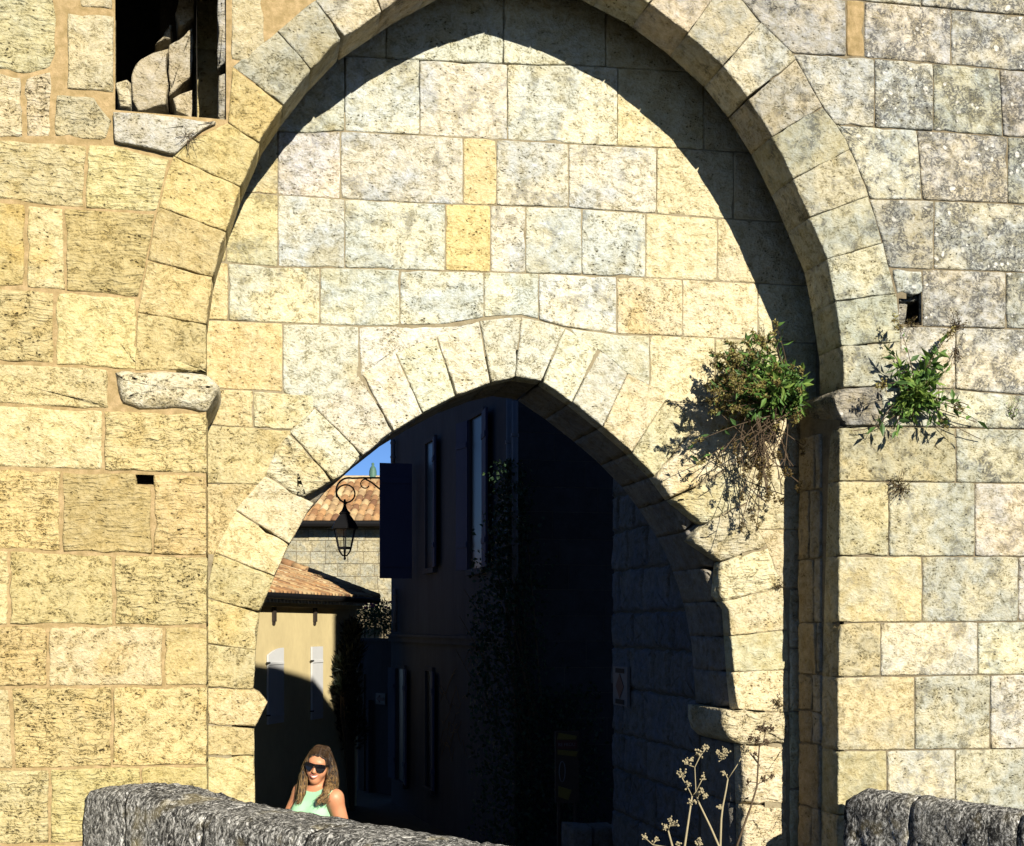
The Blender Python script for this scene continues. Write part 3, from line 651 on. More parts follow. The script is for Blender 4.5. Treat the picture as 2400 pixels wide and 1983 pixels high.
# plaque at the far end of the passage wall
def onX(px, py, X): return onplane(px, py, Vector((X, 0, 0)), Vector((1, 0, 0)))
q = [onX(1441, 1657, XJ - .03), onX(1474, 1650, XJ - .03), onX(1476, 1564, XJ - .03), onX(1441, 1562, XJ - .03)]
zz0, zz1 = (q[0].z + q[1].z) / 2, (q[2].z + q[3].z) / 2; ya, yb = q[1].y, min(q[0].y, 4.14)
pl = thing('wall_plaque', (XJ - .03, (ya + yb) / 2, zz0), 'pale panel with a dark diamond on the shaded passage wall', 'plaque')
MB().box((XJ - .035, (ya + yb) / 2, (zz0 + zz1) / 2), .03, yb - ya, zz1 - zz0).build('board', M['white_board'], pl)
cy_, cz_ = (ya + yb) / 2, (zz0 + zz1) / 2; hw, hh = (yb - ya) * .28, (zz1 - zz0) * .33
MB().slab([(XJ - .052, cy_, cz_ - hh), (XJ - .052, cy_ + hw, cz_), (XJ - .052, cy_, cz_ + hh), (XJ - .052, cy_ - hw, cz_)], Vector((-.004, 0, 0))).build('diamond', M['sign_red'], pl)
for zz in (zz0 + (zz1 - zz0) * .1, zz1 - (zz1 - zz0) * .1): MB().box((XJ - .053, cy_, zz), .005, (yb - ya) * .6, .05).build('caption_bar', M['iron'], pl)

# ================================================================== houses behind
def boxes_stone(frame, parent, mat, x0, x1, z0, z1, hs, ws, color, gap=.006, seed=1, skip=None, rough=.006):
    r_ = random.Random(seed); z = z0
    while z < z1 - .05:
        h = min(r_.uniform(*hs), z1 - z); x = x0 - r_.uniform(0, ws[0])
        while x < x1 - .02:
            x2 = min(x + r_.uniform(*ws), x1)
            if x1 - x2 < ws[0] * .4: x2 = x1
            a, b_ = max(x, x0) + gap, x2 - gap
            if b_ - a > .05 and not (skip and skip((a + b_) / 2, z + h / 2)):
                o, u, v, n = frame; t_ = r_.uniform(.0, rough); p = [o + u * xx + v * zz + n * d for d in (-.05, t_) for xx, zz in ((a, z + gap), (b_, z + gap), (b_, z + h - gap), (a, z + h - gap))]
                MB().hexa(p).build('stone', mat, parent, color=color)
            x = x2
        z += h
# ---- side house closing the yard: its gable faces the gate
YG = 9.5
XC = at(1206, 1400, YG).x
side = thing('side_house', (XC + 1.8, YG + .3, 0), 'tall plain house wall of large blocks in deep shade', 'house')
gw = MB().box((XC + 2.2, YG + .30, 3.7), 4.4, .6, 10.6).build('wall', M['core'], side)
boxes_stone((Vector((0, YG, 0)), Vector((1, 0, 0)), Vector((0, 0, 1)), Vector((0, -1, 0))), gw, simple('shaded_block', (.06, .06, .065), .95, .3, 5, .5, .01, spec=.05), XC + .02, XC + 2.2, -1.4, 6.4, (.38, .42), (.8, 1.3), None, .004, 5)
# ---- shuttered house along the street
FD = Vector((-.075, 1, 0)).normalized(); FN = Vector((-1, -.075, 0)).normalized(); FP0 = Vector((XC, YG, 0))
def fac(px, py, off=0.0): return onplane(px, py, FP0 + FN * off, FN)
end = fac(917, 1400); Lf = (end - FP0).dot(FD)
shut = thing('shuttered_house', FP0 + FD * (Lf / 2), 'grey house with tall blue-grey shutters lining the shaded street', 'house')
def fbox(mb, u0, u1, z0, z1, o0, o1):
    p = [FP0 + FD * u + FN * o + Vector((0, 0, zz)) for zz in (z0, z1) for u, o in ((u0, o0), (u1, o0), (u1, o1), (u0, o1))]
    return mb.hexa(p)
def fuz(px, py):
    p = fac(px, py); return (p - FP0).dot(FD), p.z
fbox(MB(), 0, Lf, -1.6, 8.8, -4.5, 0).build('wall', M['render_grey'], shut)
fbox(MB(), -.12, Lf + .15, 8.8, 8.98, -4.6, .25).build('eaves', M['wood_dark'], shut)
zc = fuz(1000, 1500)[1]
fbox(fbox(MB(), 0, Lf, zc - .06, zc + .05, 0, .07), 0, Lf, zc + .05, zc + .10, 0, .12).build('cornice', M['render_grey'], shut)
def window(px0, px1, py0, py1, leaves, name='window'):
    ua, za = fuz(px0, py1); ub, zb = fuz(px1, py0); u0, u1 = min(ua, ub), max(ua, ub); z0, z1 = min(za, zb), max(za, zb)
    f = fbox(MB(), u0, u1, z0, z1, .004, .012).build(name, M['glass_dark'], shut)
    fr = MB(); fbox(fr, u0 - .06, u0, z0, z1, 0, .05); fbox(fr, u1, u1 + .06, z0, z1, 0, .05); fbox(fr, u0 - .06, u1 + .06, z1, z1 + .08, 0, .055); fbox(fr, u0 - .1, u1 + .1, z0 - .1, z0, 0, .09)
    fr.build('frame', M['render_grey'], f)
    for side_, ang in leaves:
        wd = (u1 - u0) * .55; hinge = u0 - .03 if side_ < 0 else u1 + .03
        d = (FD * (side_ * math.cos(R(ang))) + FN * math.sin(R(ang))).normalized(); nrm = d.cross(Vector((0, 0, 1)))
        base = FP0 + FD * hinge + FN * .06
        sm = MB(); sm.hexa([base + d * a + nrm * b_ + Vector((0, 0, zz)) for zz in (z0, z1) for a, b_ in ((0, -.018), (wd, -.018), (wd, .018), (0, .018))])
        lf = sm.build('shutter', M['shutter_blue'], f)
        for zf in (.15, .82):
            zz = z0 + (z1 - z0) * zf
            MB().hexa([base + d * a + nrm * b_ + Vector((0, 0, h)) for h in (zz, zz + .09) for a, b_ in ((.02, -.034), (wd - .02, -.034), (wd - .02, .034), (.02, .034))]).build('batten', M['shutter_blue'], f)
window(1022, 1002, 1042, 1330, [(-1, 9)])
window(1138, 1106, 985, 1330, [(1, 10), (-1, 8)])
window(1018, 1002, 1572, 1850, [(-1, 8)])
window(952, 934, 1566, 1835, [(1, 9), (-1, 7)])
# far window with its leaf swung straight out across the street
hp = fac(966, 1355, .06); leafY = hp.y; tl = at(890, 1085, leafY); br_ = at(965, 1356, leafY)
MB().box(((tl.x + br_.x) / 2, leafY, (tl.z + br_.z) / 2), abs(br_.x - tl.x), .05, tl.z - br_.z).build('shutter', M['shutter_blue'], shut)
for f_ in (.12, .85): MB().box(((tl.x + br_.x) / 2, leafY - .035, br_.z + (tl.z - br_.z) * f_), abs(br_.x - tl.x) * .9, .018, .1).build('batten', M['shutter_blue'], shut)
# drainpipes
def pipe(pts, r, label=None):
    o_ = MB().tube(pts, r, 8).build('drainpipe', M['zinc'], shut, True); return o_
for px_, ya_, yb_, r_ in ((1193, 930, 1480, .045), (1207, 940, 1360, .05), (926, 1380, 1480, .05), (921, 1030, 1085, .05)):
    pa, pb = fac(px_, ya_, .09), fac(px_, yb_, .09); pb = Vector((pa.x, pa.y, pb.z)); pipe([pa, (pa + pb) / 2, pb], r_)
    for k in (.2, .8): MB().lathe(Vector((pa.x, pa.y, pb.z + (pa.z - pb.z) * k)), [(r_ + .012, 0), (r_ + .012, .05)], 8).build('pipe_collar', M['zinc'], shut)
# ---- ochre house, lit
YD = Vector((math.sin(R(30)), math.cos(R(30)), 0)); YN = Vector((YD.y, -YD.x, 0)); YP = at(600, 1560, 14.2); YP.z = 0
def yel(px, py, off=0.0): return onplane(px, py, YP + YN * off, YN)
def yuz(px, py, off=0.0):
    p = yel(px, py, off); return (p - YP).dot(YD), p.z
uR = yuz(836, 1500)[0]; uL = -4.0; zE = (yuz(640, 1420)[1] + yuz(800, 1424)[1]) / 2
yh = thing('ochre_house', YP + YD * .5, 'low ochre rendered house with white shutters and a clay tile roof', 'house')
def ybox(mb, u0, u1, z0, z1, o0, o1):
    return mb.hexa([YP + YD * u + YN * o + Vector((0, 0, zz)) for zz in (z0, z1) for u, o in ((u0, o0), (u1, o0), (u1, o1), (u0, o1))])
ybox(MB(), uL, uR, -1.6, zE + .1, -6, 0).build('wall', M['render_yellow'], yh)
for (xa, xb, ya_, yb_, arch) in ((624, 660, 1518, 1698, True), (727, 752, 1515, 1687, False)):
    u0, z0 = yuz(xa, yb_); u1, z1 = yuz(xb, ya_)
    n_ = 8; outl = [(u0, z0), (u1, z0), (u1, z1)]
    if arch: outl += [(u1 + (u0 - u1) * k / n_, z1 - .13 * (k / n_) ** 2) for k in range(1, n_ + 1)]
    else: outl += [(u0, z1)]
    vs_ = [YP + YD * u + YN * o + Vector((0, 0, zz)) for o in (.01, .05) for u, zz in outl]; k = len(outl)
    sh = MB().add(vs_, [tuple(range(k))[::-1], tuple(range(k, 2 * k))] + [(i, (i + 1) % k, k + (i + 1) % k, k + i) for i in range(k)]).build('shutter', M['shutter_white'], yh)
    for zf in (.09, .78): ybox(MB(), u0 + .02, u1 - .02, z0 + (z1 - z0) * zf, z0 + (z1 - z0) * zf + .05, .05, .066).build('batten', M['shutter_white'], sh)
    for zf in (.11, .80): ybox(MB(), u0 - .06, u0 + .03, z0 + (z1 - z0) * zf, z0 + (z1 - z0) * zf + .025, .03, .072).build('hinge', M['iron'], sh)
# genoise cornice, gutter, eave timbers and brackets
ybox(MB(), uL, uR + .05, zE - .02, zE + .10, 0, .12).build('cornice', M['render_yellow'], yh)
for k in range(34):
    u = uR - .02 - k * .145
    ybox(MB(), u - .05, u + .05, zE + .055, zE + .13, .12, .17).build('dentil', M['shutter_white'], yh)
OV = .30; zT = zE + .20
pa, pb = YP + YD * uL + YN * (OV + .03) + Vector((0, 0, zT - .03)), YP + YD * (uR + .42) + YN * (OV + .03) + Vector((0, 0, zT - .03))
MB().tube([pa, pb], .06, 8).build('gutter', M['iron'], yh)
ybox(MB(), uL, uR + .4, zE + .13, zE + .17, -.2, OV).build('soffit_board', M['wood_dark'], yh)
for px_ in (640, 736):
    u = yuz(px_, 1450)[0]
    mb = MB(); ybox(mb, u - .05, u + .05, zE - .30, zE - .02, 0, .05); ybox(mb, u - .04, u + .04, zE - .36, zE - .30, 0, .03); mb.build('bracket', M['wood_dark'], yh)
# clay tiles
def barrel(L, w0, w1, h, n=5):
    vs_ = []
    for y, ww in ((0, w1), (L, w0)):
        for k in range(n + 1):
            a = math.pi * k / n; vs_.append((-math.cos(a) * ww / 2, y, math.sin(a) * h))
    m_ = n + 1; fs = [(k, k + 1, m_ + k + 1, m_ + k) for k in range(n)] + [tuple(range(m_))[::-1]]
    return mesh(vs_, fs, True)
def tiles(parent, o, u, v, nrm, rows, pitch_u, pitch_v, lim, me, seed=1):
    r_ = random.Random(seed); me.materials.append(M['tile']); cnt = 0
    for j in range(rows):
        a, b_ = lim(j)
        x = a
        while x < b_ and cnt < 300:
            p = o + u * (x + r_.uniform(-.01, .01)) + v * (j * pitch_v + r_.uniform(-.02, .02)) + nrm * .02
            X = u.copy(); Yv = (v + nrm * -.05 + u * r_.uniform(-.04, .04)).normalized(); Z = X.cross(Yv).normalized(); X = Yv.cross(Z)
            t = bpy.data.objects.new('roof_tile', me); COL.objects.link(t); t.parent = parent
            mw = Matrix(((X.x, Yv.x, Z.x, p.x), (X.y, Yv.y, Z.y, p.y), (X.z, Yv.z, Z.z, p.z), (0, 0, 0, 1)))
            t.matrix_parent_inverse = Matrix.Identity(4); t.matrix_local = Matrix.Translation(-(parent_world(parent))) @ mw
            x += pitch_u; cnt += 1
def parent_world(o):                       # world place of a linked part (its inverse cancels its thing's place)
    return Vector((0, 0, 0)) if o.parent is not None else Vector(o.location)
E1 = YP + YD * (uR + .42) + YN * OV; E1.z = zT; E0 = YP + YD * uL + YN * OV; E0.z = zT
Hh = onplane(655, 1318, YP - YN * 2.4, YN); Hu = (Hh - YP).dot(YD); Hz = Hh.z
slope = (Vector((0, 0, Hz - zT)) + YN * -(2.4 + OV)); SL = slope.length; sv = slope.normalized(); sn = YD.cross(sv).normalized()
if sn.z < 0: sn = -sn
H0 = E0 + slope; H1 = E0 + slope + YD * (Hu - uL)
Eb = YP + YD * (uR + .42) - YN * (4.8 + OV); Eb.z = zT
mb = MB(); mb.add([E0, E1, H1, H0, E0 - sn * .06, E1 - sn * .06, H1 - sn * .06, H0 - sn * .06, Eb, Eb - sn * .06], [(0, 1, 2, 3), (4, 7, 6, 5), (0, 4, 5, 1), (1, 8, 2), (5, 6, 9), (1, 5, 9, 8), (3, 2, 6, 7), (0, 3, 7, 4)])
yr = mb.build('roof', M['tile'], yh)
rows = 9; pv = SL / rows
tiles(yr, E0, YD, sv, sn, rows, .165, pv, lambda j: (max(0, 2.6), (uR + .42 - uL) + ((Hu - uL) - (uR + .42 - uL)) * (j + .4) / rows), barrel(pv * 1.22, .12, .165, .06), 4)
for k in range(7):                          # hip tiles
    a = E1 + (H1 - E1) * (k / 7); b_ = E1 + (H1 - E1) * ((k + 1.15) / 7)
    MB().tube([a + sn * .04, b_ + sn * .05], [.10, .08], 8).build('hip_tile', M['tile'], yr, True)
# ---- big stone house further back
T0 = 42.0
SP = CAM + FW * T0; SP.z = 0
def st_(px, py, t=T0): return atd(px, py, t)
sh_ = thing('stone_house', st_(780, HZ, T0) * 1.0 - Vector((0, 0, 2.45)), 'large ashlar house with a weathered clay tile roof and black gutter', 'house')
zW = st_(780, 1236).z; xa = (st_(560, 1300) - SP).dot(RT); xb = (st_(1000, 1300) - SP).dot(RT)
def sbox(mb, x0, x1, z0, z1, d0, d1): return mb.hexa([SP + RT * x + FW * d + Vector((0, 0, zz)) for zz in (z0, z1) for x, d in ((x0, d0), (x1, d0), (x1, d1), (x0, d1))])
swl = sbox(MB(), xa, xb, -1.6, zW, .05, 9).build('wall', M['mortar_grey'], sh_)
boxes_stone((SP + FW * .05, RT, Vector((0, 0, 1)), -FW), swl, M['stone'], (st_(640, 1300) - SP).dot(RT), (st_(925, 1300) - SP).dot(RT), st_(780, 1437).z, zW, (.36, .42), (.42, .75), (.27, .24, .16, .25), .010, 11, rough=.03)
zg = st_(780, 1228, T0 - .5).z
MB().tube([SP + RT * xa - FW * .55 + Vector((0, 0, zg)), SP + RT * xb - FW * .55 + Vector((0, 0, zg))], .10, 8).build('gutter', M['iron'], sh_)
e0 = SP + RT * xa - FW * .45; e0.z = st_(780, 1221, T0 - .45).z
rz = st_(830, 1124, T0 + 4.3).z; sl2 = FW * 4.75 + Vector((0, 0, rz - e0.z)); S2 = sl2.length; v2 = sl2.normalized(); n2 = RT.cross(v2).normalized()
W2 = xb - xa
mb = MB(); mb.slab([e0, e0 + RT * W2, e0 + RT * W2 + sl2, e0 + sl2], -n2 * .08); mb.slab([e0 + sl2, e0 + sl2 + RT * W2, e0 + RT * W2 + FW * 9.5, e0 + FW * 9.5], -Vector((0, 0, .1)))
sr = mb.build('roof', M['tile'], sh_)
tiles(sr, e0, RT, v2, n2, 9, .26, S2 / 9, lambda j: ((st_(640, 1200) - SP).dot(RT) - xa, (st_(930, 1200) - SP).dot(RT) - xa), barrel(S2 / 9 * 1.22, .20, .27, .10), 8)
MB().tube([e0 + sl2 + Vector((0, 0, .03)), e0 + sl2 + RT * W2 + Vector((0, 0, .03))], .12, 8).build('ridge', M['tile'], sr)
fp = st_(874, 1121, T0 + 4.3)
MB().lathe(fp - Vector((0, 0, .04)), [(.16, 0), (.16, .06), (.14, .1), (.135, .3), (.10, .42), (.05, .48), (.045, .53), (.06, .56), (.03, .6)], 10).build('finial', M['copper'], sh_, True)
mb = MB(); sbox(mb, xa, xb, zg - .02, zg + .06, -.45, .05); mb.build('eaves_board', M['wood_dark'], sh_)
# ---- garden wall across the street, bush above it
gA = at(917, 1500, 19.6); gB = at(839, 1500, 21.0); gd = Vector((gB.x - gA.x, gB.y - gA.y, 0)); gL = gd.length; gd.normalize(); gn = Vector((-gd.y, gd.x, 0))
if gn.x > 0: gn = -gn
zG = onplane(880, 1503, gA, gn).z
gwl = thing('garden_wall', (gA.x, gA.y, 0), 'shaded plastered garden wall beyond the shuttered house', 'wall')
def gbox(mb, u0, u1, z0, z1, o0, o1): return mb.hexa([Vector((gA.x, gA.y, 0)) + gd * u + gn * o + Vector((0, 0, zz)) for zz in (z0, z1) for u, o in ((u0, o0), (u1, o0), (u1, o1), (u0, o1))])
def guz(px, py):
    p = onplane(px, py, gA, gn); return (Vector((p.x - gA.x, p.y - gA.y, 0))).dot(gd), p.z
gbox(MB(), 0, gL, -1.6, zG, -.3, 0).build('wall', M['render_grey'], gwl)
gbox(MB(), -.02, gL + .02, zG, zG + .07, -.34, .04).build('coping', M['render_grey'], gwl)
ua, ub = sorted((guz(856, 1700)[0], guz(845, 1700)[0])); zd = guz(850, 1580)[1]
gbox(MB(), ua, ub, -1.45, zd, 0, .03).build('door', M['wood_dark'], gwl)
ua, ub = guz(874, 1700)[0], guz(868, 1700)[0]
gbox(MB(), min(ua, ub), max(ua, ub), -1.5, guz(870, 1640)[1], 0, .12).build('pilaster', M['render_grey'], gwl)
u0, z0 = guz(906, 1652); u1, z1 = guz(884, 1624)
ars = thing('arrow_sign', onplane(895, 1640, gA, gn), 'small white board with a dark red arrow pointing left', 'sign')
gbox(MB(), min(u0, u1), max(u0, u1), z0, z1, .02, .04).build('board', M['white_board'], ars)
um = (u0 + u1) / 2; hu = abs(u1 - u0); zm = (z0 + z1) / 2; hz_ = z1 - z0
def gp(u, zz, o=.045): return Vector((gA.x, gA.y, 0)) + gd * u + gn * o + Vector((0, 0, zz))
s_ = 1 if u1 > u0 else -1
mb = MB(); tip = um + s_ * hu * .42; neck = um + s_ * hu * .02; tail = um - s_ * hu * .42
out = [(tip, zm), (neck, zm + hz_ * .36), (neck, zm + hz_ * .15), (tail, zm + hz_ * .15), (tail, zm - hz_ * .15), (neck, zm - hz_ * .15), (neck, zm - hz_ * .36)]
mb.add([gp(u, zz) for u, zz in out] + [gp(u, zz, .05) for u, zz in out], [tuple(range(7)), tuple(range(13, 6, -1))] + [(i, (i + 1) % 7, 7 + (i + 1) % 7, 7 + i) for i in range(7)])
mb.build('arrow', M['sign_red'], ars)
# ---- low stone bench by the passage
bz = at(1400, 1938, 4.7)
be = thing('stone_bench', (at(1400, 1938, 4.7).x, 4.75, 0), 'low rough stone block at the foot of the passage wall', 'bench')
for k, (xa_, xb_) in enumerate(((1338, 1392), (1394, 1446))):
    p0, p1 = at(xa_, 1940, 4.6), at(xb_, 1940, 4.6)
    stone([(p0.x, -.85), (p1.x, -.85), (p1.x, bz.z), (p0.x, bz.z + .03 * (1 - k))], yframe(4.6), be, 'stone_shaded', (.20, .19, .17, .2), gap=.004, depth=.4, amp=.015, wob=.012, edge=.02)
# ---- yellow notice stand in the dark yard
YS = 5.35
sg = thing('notice_stand', (at(1329, 1800, YS).x, YS, 0), 'dark notice stand with yellow strips standing before the ivy', 'sign')
def srect(name, mat, x0, y0, x1, y1, dy, th=.012, quad=None):
    Q = quad or [(x0, y1), (x1, y1), (x1, y0), (x0, y0)]
    return MB().slab([at(a, b_, YS) + Vector((0, -dy, 0)) for a, b_ in Q], Vector((0, th, 0))).build(name, mat, sg)
srect('panel', M['wood_dark'], 1302, 1714, 1357, 1882, 0, .04)
for xx in (1310, 1349):
    p = at(xx, 1880, YS); MB().box((p.x, YS + .02, (p.z - .9) / 2), .03, .03, p.z + .92).build('leg', M['wood_dark'], sg)
srect('yellow_strip', M['sign_yellow'], 0, 0, 0, 0, .02, .012, [(1305, 1733), (1349, 1733), (1351, 1725), (1309, 1717)])
srect('red_strip', M['sign_red'], 1305, 1735, 1352, 1755, .02)
srect('yellow_strip', M['sign_yellow'], 0, 0, 0, 0, .02, .012, [(1306, 1768), (1349, 1773), (1354, 1761), (1306, 1757)])
srect('yellow_strip', M['sign_yellow'], 0, 0, 0, 0, .02, .012, [(1308, 1867), (1331, 1875), (1339, 1851), (1308, 1842)])
fc = bpy.data.curves.new('t', 'FONT'); fc.body = 'BE FROU'; fc.size = .1; fc.align_x = 'CENTER'; fc.align_y = 'CENTER'; fc.extrude = .001
fo = bpy.data.objects.new('t', fc); COL.objects.link(fo); bpy.context.view_layer.update()
me = bpy.data.meshes.new_from_object(fo.evaluated_get(bpy.context.evaluated_depsgraph_get())); bpy.data.objects.remove(fo)
xs_ = [v.co.x for v in me.vertices]; wd_ = max(xs_) - min(xs_); pc_ = at(1327, 1745, YS); k = (at(1347, 1745, YS).x - at(1308, 1745, YS).x) / wd_
me.transform(Matrix.Translation(pc_ + Vector((0, -.024, 0))) @ Matrix.Rotation(R(90), 4, 'X') @ Matrix.Scale(k, 4)); me.materials.append(M['white_board'])
link('lettering', me, None, sg)
mb = MB(); mb.tube([at(1316 + 7 * math.cos(a), 1808 + 24 * math.sin(a), YS) + Vector((0, -.03, 0)) for a in [math.pi * 2 * i / 16 for i in range(17)]], .006, 5); mb.build('loop_emblem', M['white_board'], sg)

# ================================================================== lantern on its bracket
YLN = fac(935, 1120).y
lt = thing('street_lantern', at(808, 1235, YLN), 'black iron lantern hanging from a scrolled wall bracket', 'lantern')
def lp(px, py, dy=0): return at(px, py, YLN + dy)
pxm = 3000 / (lp(808, 1235) - CAM).dot(FW)          # pixels per metre there
def arc(cx, cy, r, a0, a1, n=18, r1=None): return [lp(cx + (r + ((r1 or r) - r) * i / n) * math.cos(R(a0 + (a1 - a0) * i / n)), cy - (r + ((r1 or r) - r) * i / n) * math.sin(R(a0 + (a1 - a0) * i / n))) for i in range(n + 1)]
mb = MB(); mb.tube([lp(935, 1120), lp(850, 1120), lp(825, 1121)] + arc(818, 1150, 30, 80, 262, 16), .020, 6)
mb.tube(arc(811, 1158, 23, 200, -160, 22, 19), .017, 6)
mb.tube(arc(856, 1134, 10, 330, 60, 14, 11) + [lp(858, 1122)], .014, 5)
mb.tube([lp(858, 1124), lp(870, 1130), lp(885, 1142), lp(905, 1160), lp(925, 1176)], .018, 6)
mb.build('bracket', M['iron'], lt, True)
def lth(prof, name, n=6, mat='iron'):
    c = lp(808, 1312); return MB().lathe(c, [(r / pxm, (1312 - y) / pxm) for r, y in prof], n).build(name, M[mat], lt)
lth([(3, 1196), (5, 1190), (3.5, 1186), (3.5, 1176), (2, 1170)], 'hanger', 8)
lth([(33, 1240), (33, 1236), (27, 1224), (18, 1212), (13, 1206), (15, 1203), (8, 1196), (5, 1190)], 'hood')
for k in range(6):
    a = 2 * math.pi * (k + .5) / 6; c = lp(808, 1312)
    def q_(r, y): return c + Vector((r / pxm * math.cos(a), r / pxm * math.sin(a), (1312 - y) / pxm))
    MB().tube([q_(27, 1240), q_(16.5, 1285), q_(14, 1292), q_(8, 1300), q_(4, 1303)], .014, 5).build('frame_bar', M['iron'], lt)
    a2 = 2 * math.pi * (k + 1.5) / 6
    def q2(r, y, aa): return c + Vector((r / pxm * math.cos(aa), r / pxm * math.sin(aa), (1312 - y) / pxm))
    gm = M.get('lamp_glass')
    if gm is None:
        gm, t_, b_ = newmat('lamp_glass'); g_ = N(t_); tr = g_.n('ShaderNodeBsdfTransparent', {0: (.86, .88, .86, 1)}); gl = g_.n('ShaderNodeBsdfGlossy', {'Roughness': .06})
        ms = g_.n('ShaderNodeMixShader', {0: .07}); t_.links.new(tr.outputs[0], ms.inputs[1]); t_.links.new(gl.outputs[0], ms.inputs[2]); t_.links.new(ms.outputs[0], [n for n in t_.nodes if n.type == 'OUTPUT_MATERIAL'][0].inputs[0]); M['lamp_glass'] = gm
    MB().add([q2(16.2, 1284, a), q2(16.2, 1284, a2), q2(26.4, 1241, a2), q2(26.4, 1241, a)], [(0, 1, 2, 3)]).build('pane', gm, lt)
lth([(17.5, 1287), (17.5, 1282), (16, 1282), (16, 1287)], 'lower_ring')
lth([(1, 1313), (3.2, 1310), (3.2, 1307), (1.5, 1305), (4.5, 1303), (4.5, 1301)], 'finial', 8)

# ================================================================== parapets
def parapet(name, label, Apx, Bpx, zt, T, n_end, Lext, hump, seed, joints):
    """low wall: far top edge runs through two photo points at height zt; stones laid along it"""
    def onz(px, py, z): d = ray(px, py); return CAM + d * ((z - CAM.z) / d.z)
    A, B = onz(*Apx, zt), onz(*Bpx, zt)
    d = Vector((B.x - A.x, B.y - A.y, 0)).normalized(); n = Vector((d.y, -d.x, 0))
    if n.dot(Vector((CAM.x, CAM.y, 0)) - A) < 0: n = -n                     # towards the camera
    s0 = (-.045 - A.y) / d.y - (T * n.y) / d.y * 0                          # where the far edge meets the facade
    base = A + d * s0
    th_ = thing(name, (base.x, base.y, 0), label, 'parapet')
    for k, (a, b_) in enumerate(zip(joints, joints[1:])):
        ring = [(-.0, 0), (-.0, zt * .5), (-.0, zt - .10), (.02, zt - .02), (.06, zt), (T * .5, zt + .010), (T - .09, zt - .002), (T - .03, zt - .025), (T, zt - .08), (T + .01, zt - .3), (T + .01, zt * .5), (T + .01, 0)]
        # fine outline
        prof = []
        for (o0, z0), (o1, z1) in zip(ring, ring[1:]):
            L = math.hypot(o1 - o0, z1 - z0); m_ = max(1, int(L / .045))
            prof += [(o0 + (o1 - o0) * i / m_, z0 + (z1 - z0) * i / m_) for i in range(m_)]
        prof.append(ring[-1])
        nu = max(3, int((b_ - a) / .035)); vs_ = []
        for i in range(nu + 1):
            s = a + .006 + (b_ - a - .012) * i / nu; ed = min(i, nu - i); sh = .010 if ed == 0 else (.001 if ed == 1 else 0)
            for o_, z_ in prof:
                hz = z_ + (hump(s) if z_ > zt * .6 else 0)
                p = base + d * s + n * o_; p.z = hz
                nv = noise.noise(Vector((p.x * 3, p.y * 3, p.z * 3 + seed))) * .012 + noise.noise(Vector((p.x * 9, p.y * 9, p.z * 6 + seed))) * .010 + noise.noise(Vector((p.x * 24, p.y * 24, p.z * 14 + seed))) * .012
                nrm = (n * (1 if o_ > T * .5 else -1) * (1 if z_ < zt - .02 else .3) + Vector((0, 0, 1 if z_ > zt - .16 else 0))).normalized()
                p = p + nrm * (nv - sh)
                if p.y > -.035: p = p - d * ((p.y + .035) / d.y)
                vs_.append(p)
        m_ = len(prof)
        fs = [(i * m_ + j, i * m_ + j + 1, (i + 1) * m_ + j + 1, (i + 1) * m_ + j) for i in range(nu) for j in range(m_ - 1)]
        fs += [tuple(range(m_))[::-1], tuple(nu * m_ + j for j in range(m_))]
        link('stone', mesh(vs_, fs, True), M['crust'], th_)
    return th_
parapet('bridge_parapet', 'lichen-blackened stone parapet in front of the smiling person', (420, 1846), (1270, 1984), 1.31, .50, 0, 0, lambda s: .045 * math.exp(-((s - .25) / .45) ** 2) - .012 * (s > .72), 3, [-.72, .20, 1.15, 2.2, 3.2, 4.2])
parapet('bridge_parapet', 'dark rounded stone parapet at the lower right corner', (2060, 1848), (2400, 1892), 1.18, .24, 0, 0, lambda s: -.07 * math.exp(-((s - .16) / .10) ** 2), 8, [.16, .80, 1.7, 2.6, 3.8])

# ================================================================== plants
def leafmesh(L):
    """list of (base, direction, side, length, width, tone[, droop]) -> folded leaf blades"""
    vs_, fs, tn = [], [], []
    for p, d, sd, ln, wd, tone in L:
        d = d.normalized(); sd = (sd - d * sd.dot(d)); sd = sd.normalized() if sd.length > 1e-5 else d.orthogonal().normalized(); up = d.cross(sd)
        k = len(vs_)
        vs_ += [p, p + d * ln * .45 + sd * wd * .5 + up * wd * .18, p + d * ln * .45 - sd * wd * .5 + up * wd * .18, p + d * ln - up * wd * .15, p + d * ln * .5]
        fs += [(k, k + 1, k + 4), (k, k + 4, k + 2), (k + 1, k + 3, k + 4), (k + 2, k + 4, k + 3)]; tn += [tone] * 5
    me = mesh(vs_, fs); a = me.attributes.new('tone', 'FLOAT', 'POINT'); a.data.foreach_set('value', tn); return me
rp = random.Random(21)
def rv(s=1.0): return Vector((rp.gauss(0, s), rp.gauss(0, s), rp.gauss(0, s)))
def bez(p0, p1, p2, n=8): return [p0 * (1 - t) ** 2 + p1 * 2 * t * (1 - t) + p2 * t * t for t in [i / n for i in range(n + 1)]]
def panicle(L, stems, p, d, size, dense, tone=(.2, 1)):
    """branched seed head"""
    d = d.normalized()
    for i in range(dense):
        t = rp.random(); q0 = p + d * size * t * .8; q1 = q0 + (d * .5 + rv(.55)).normalized() * size * (.5 - .3 * t) * rp.uniform(.5, 1)
        if stems is not None: stems.append([q0, q1])
        for k in range(4):
            q = q0 + (q1 - q0) * rp.uniform(.4, 1.05); L.append((q, rv(), rv(), rp.uniform(.016, .032), .013, rp.uniform(*tone)))
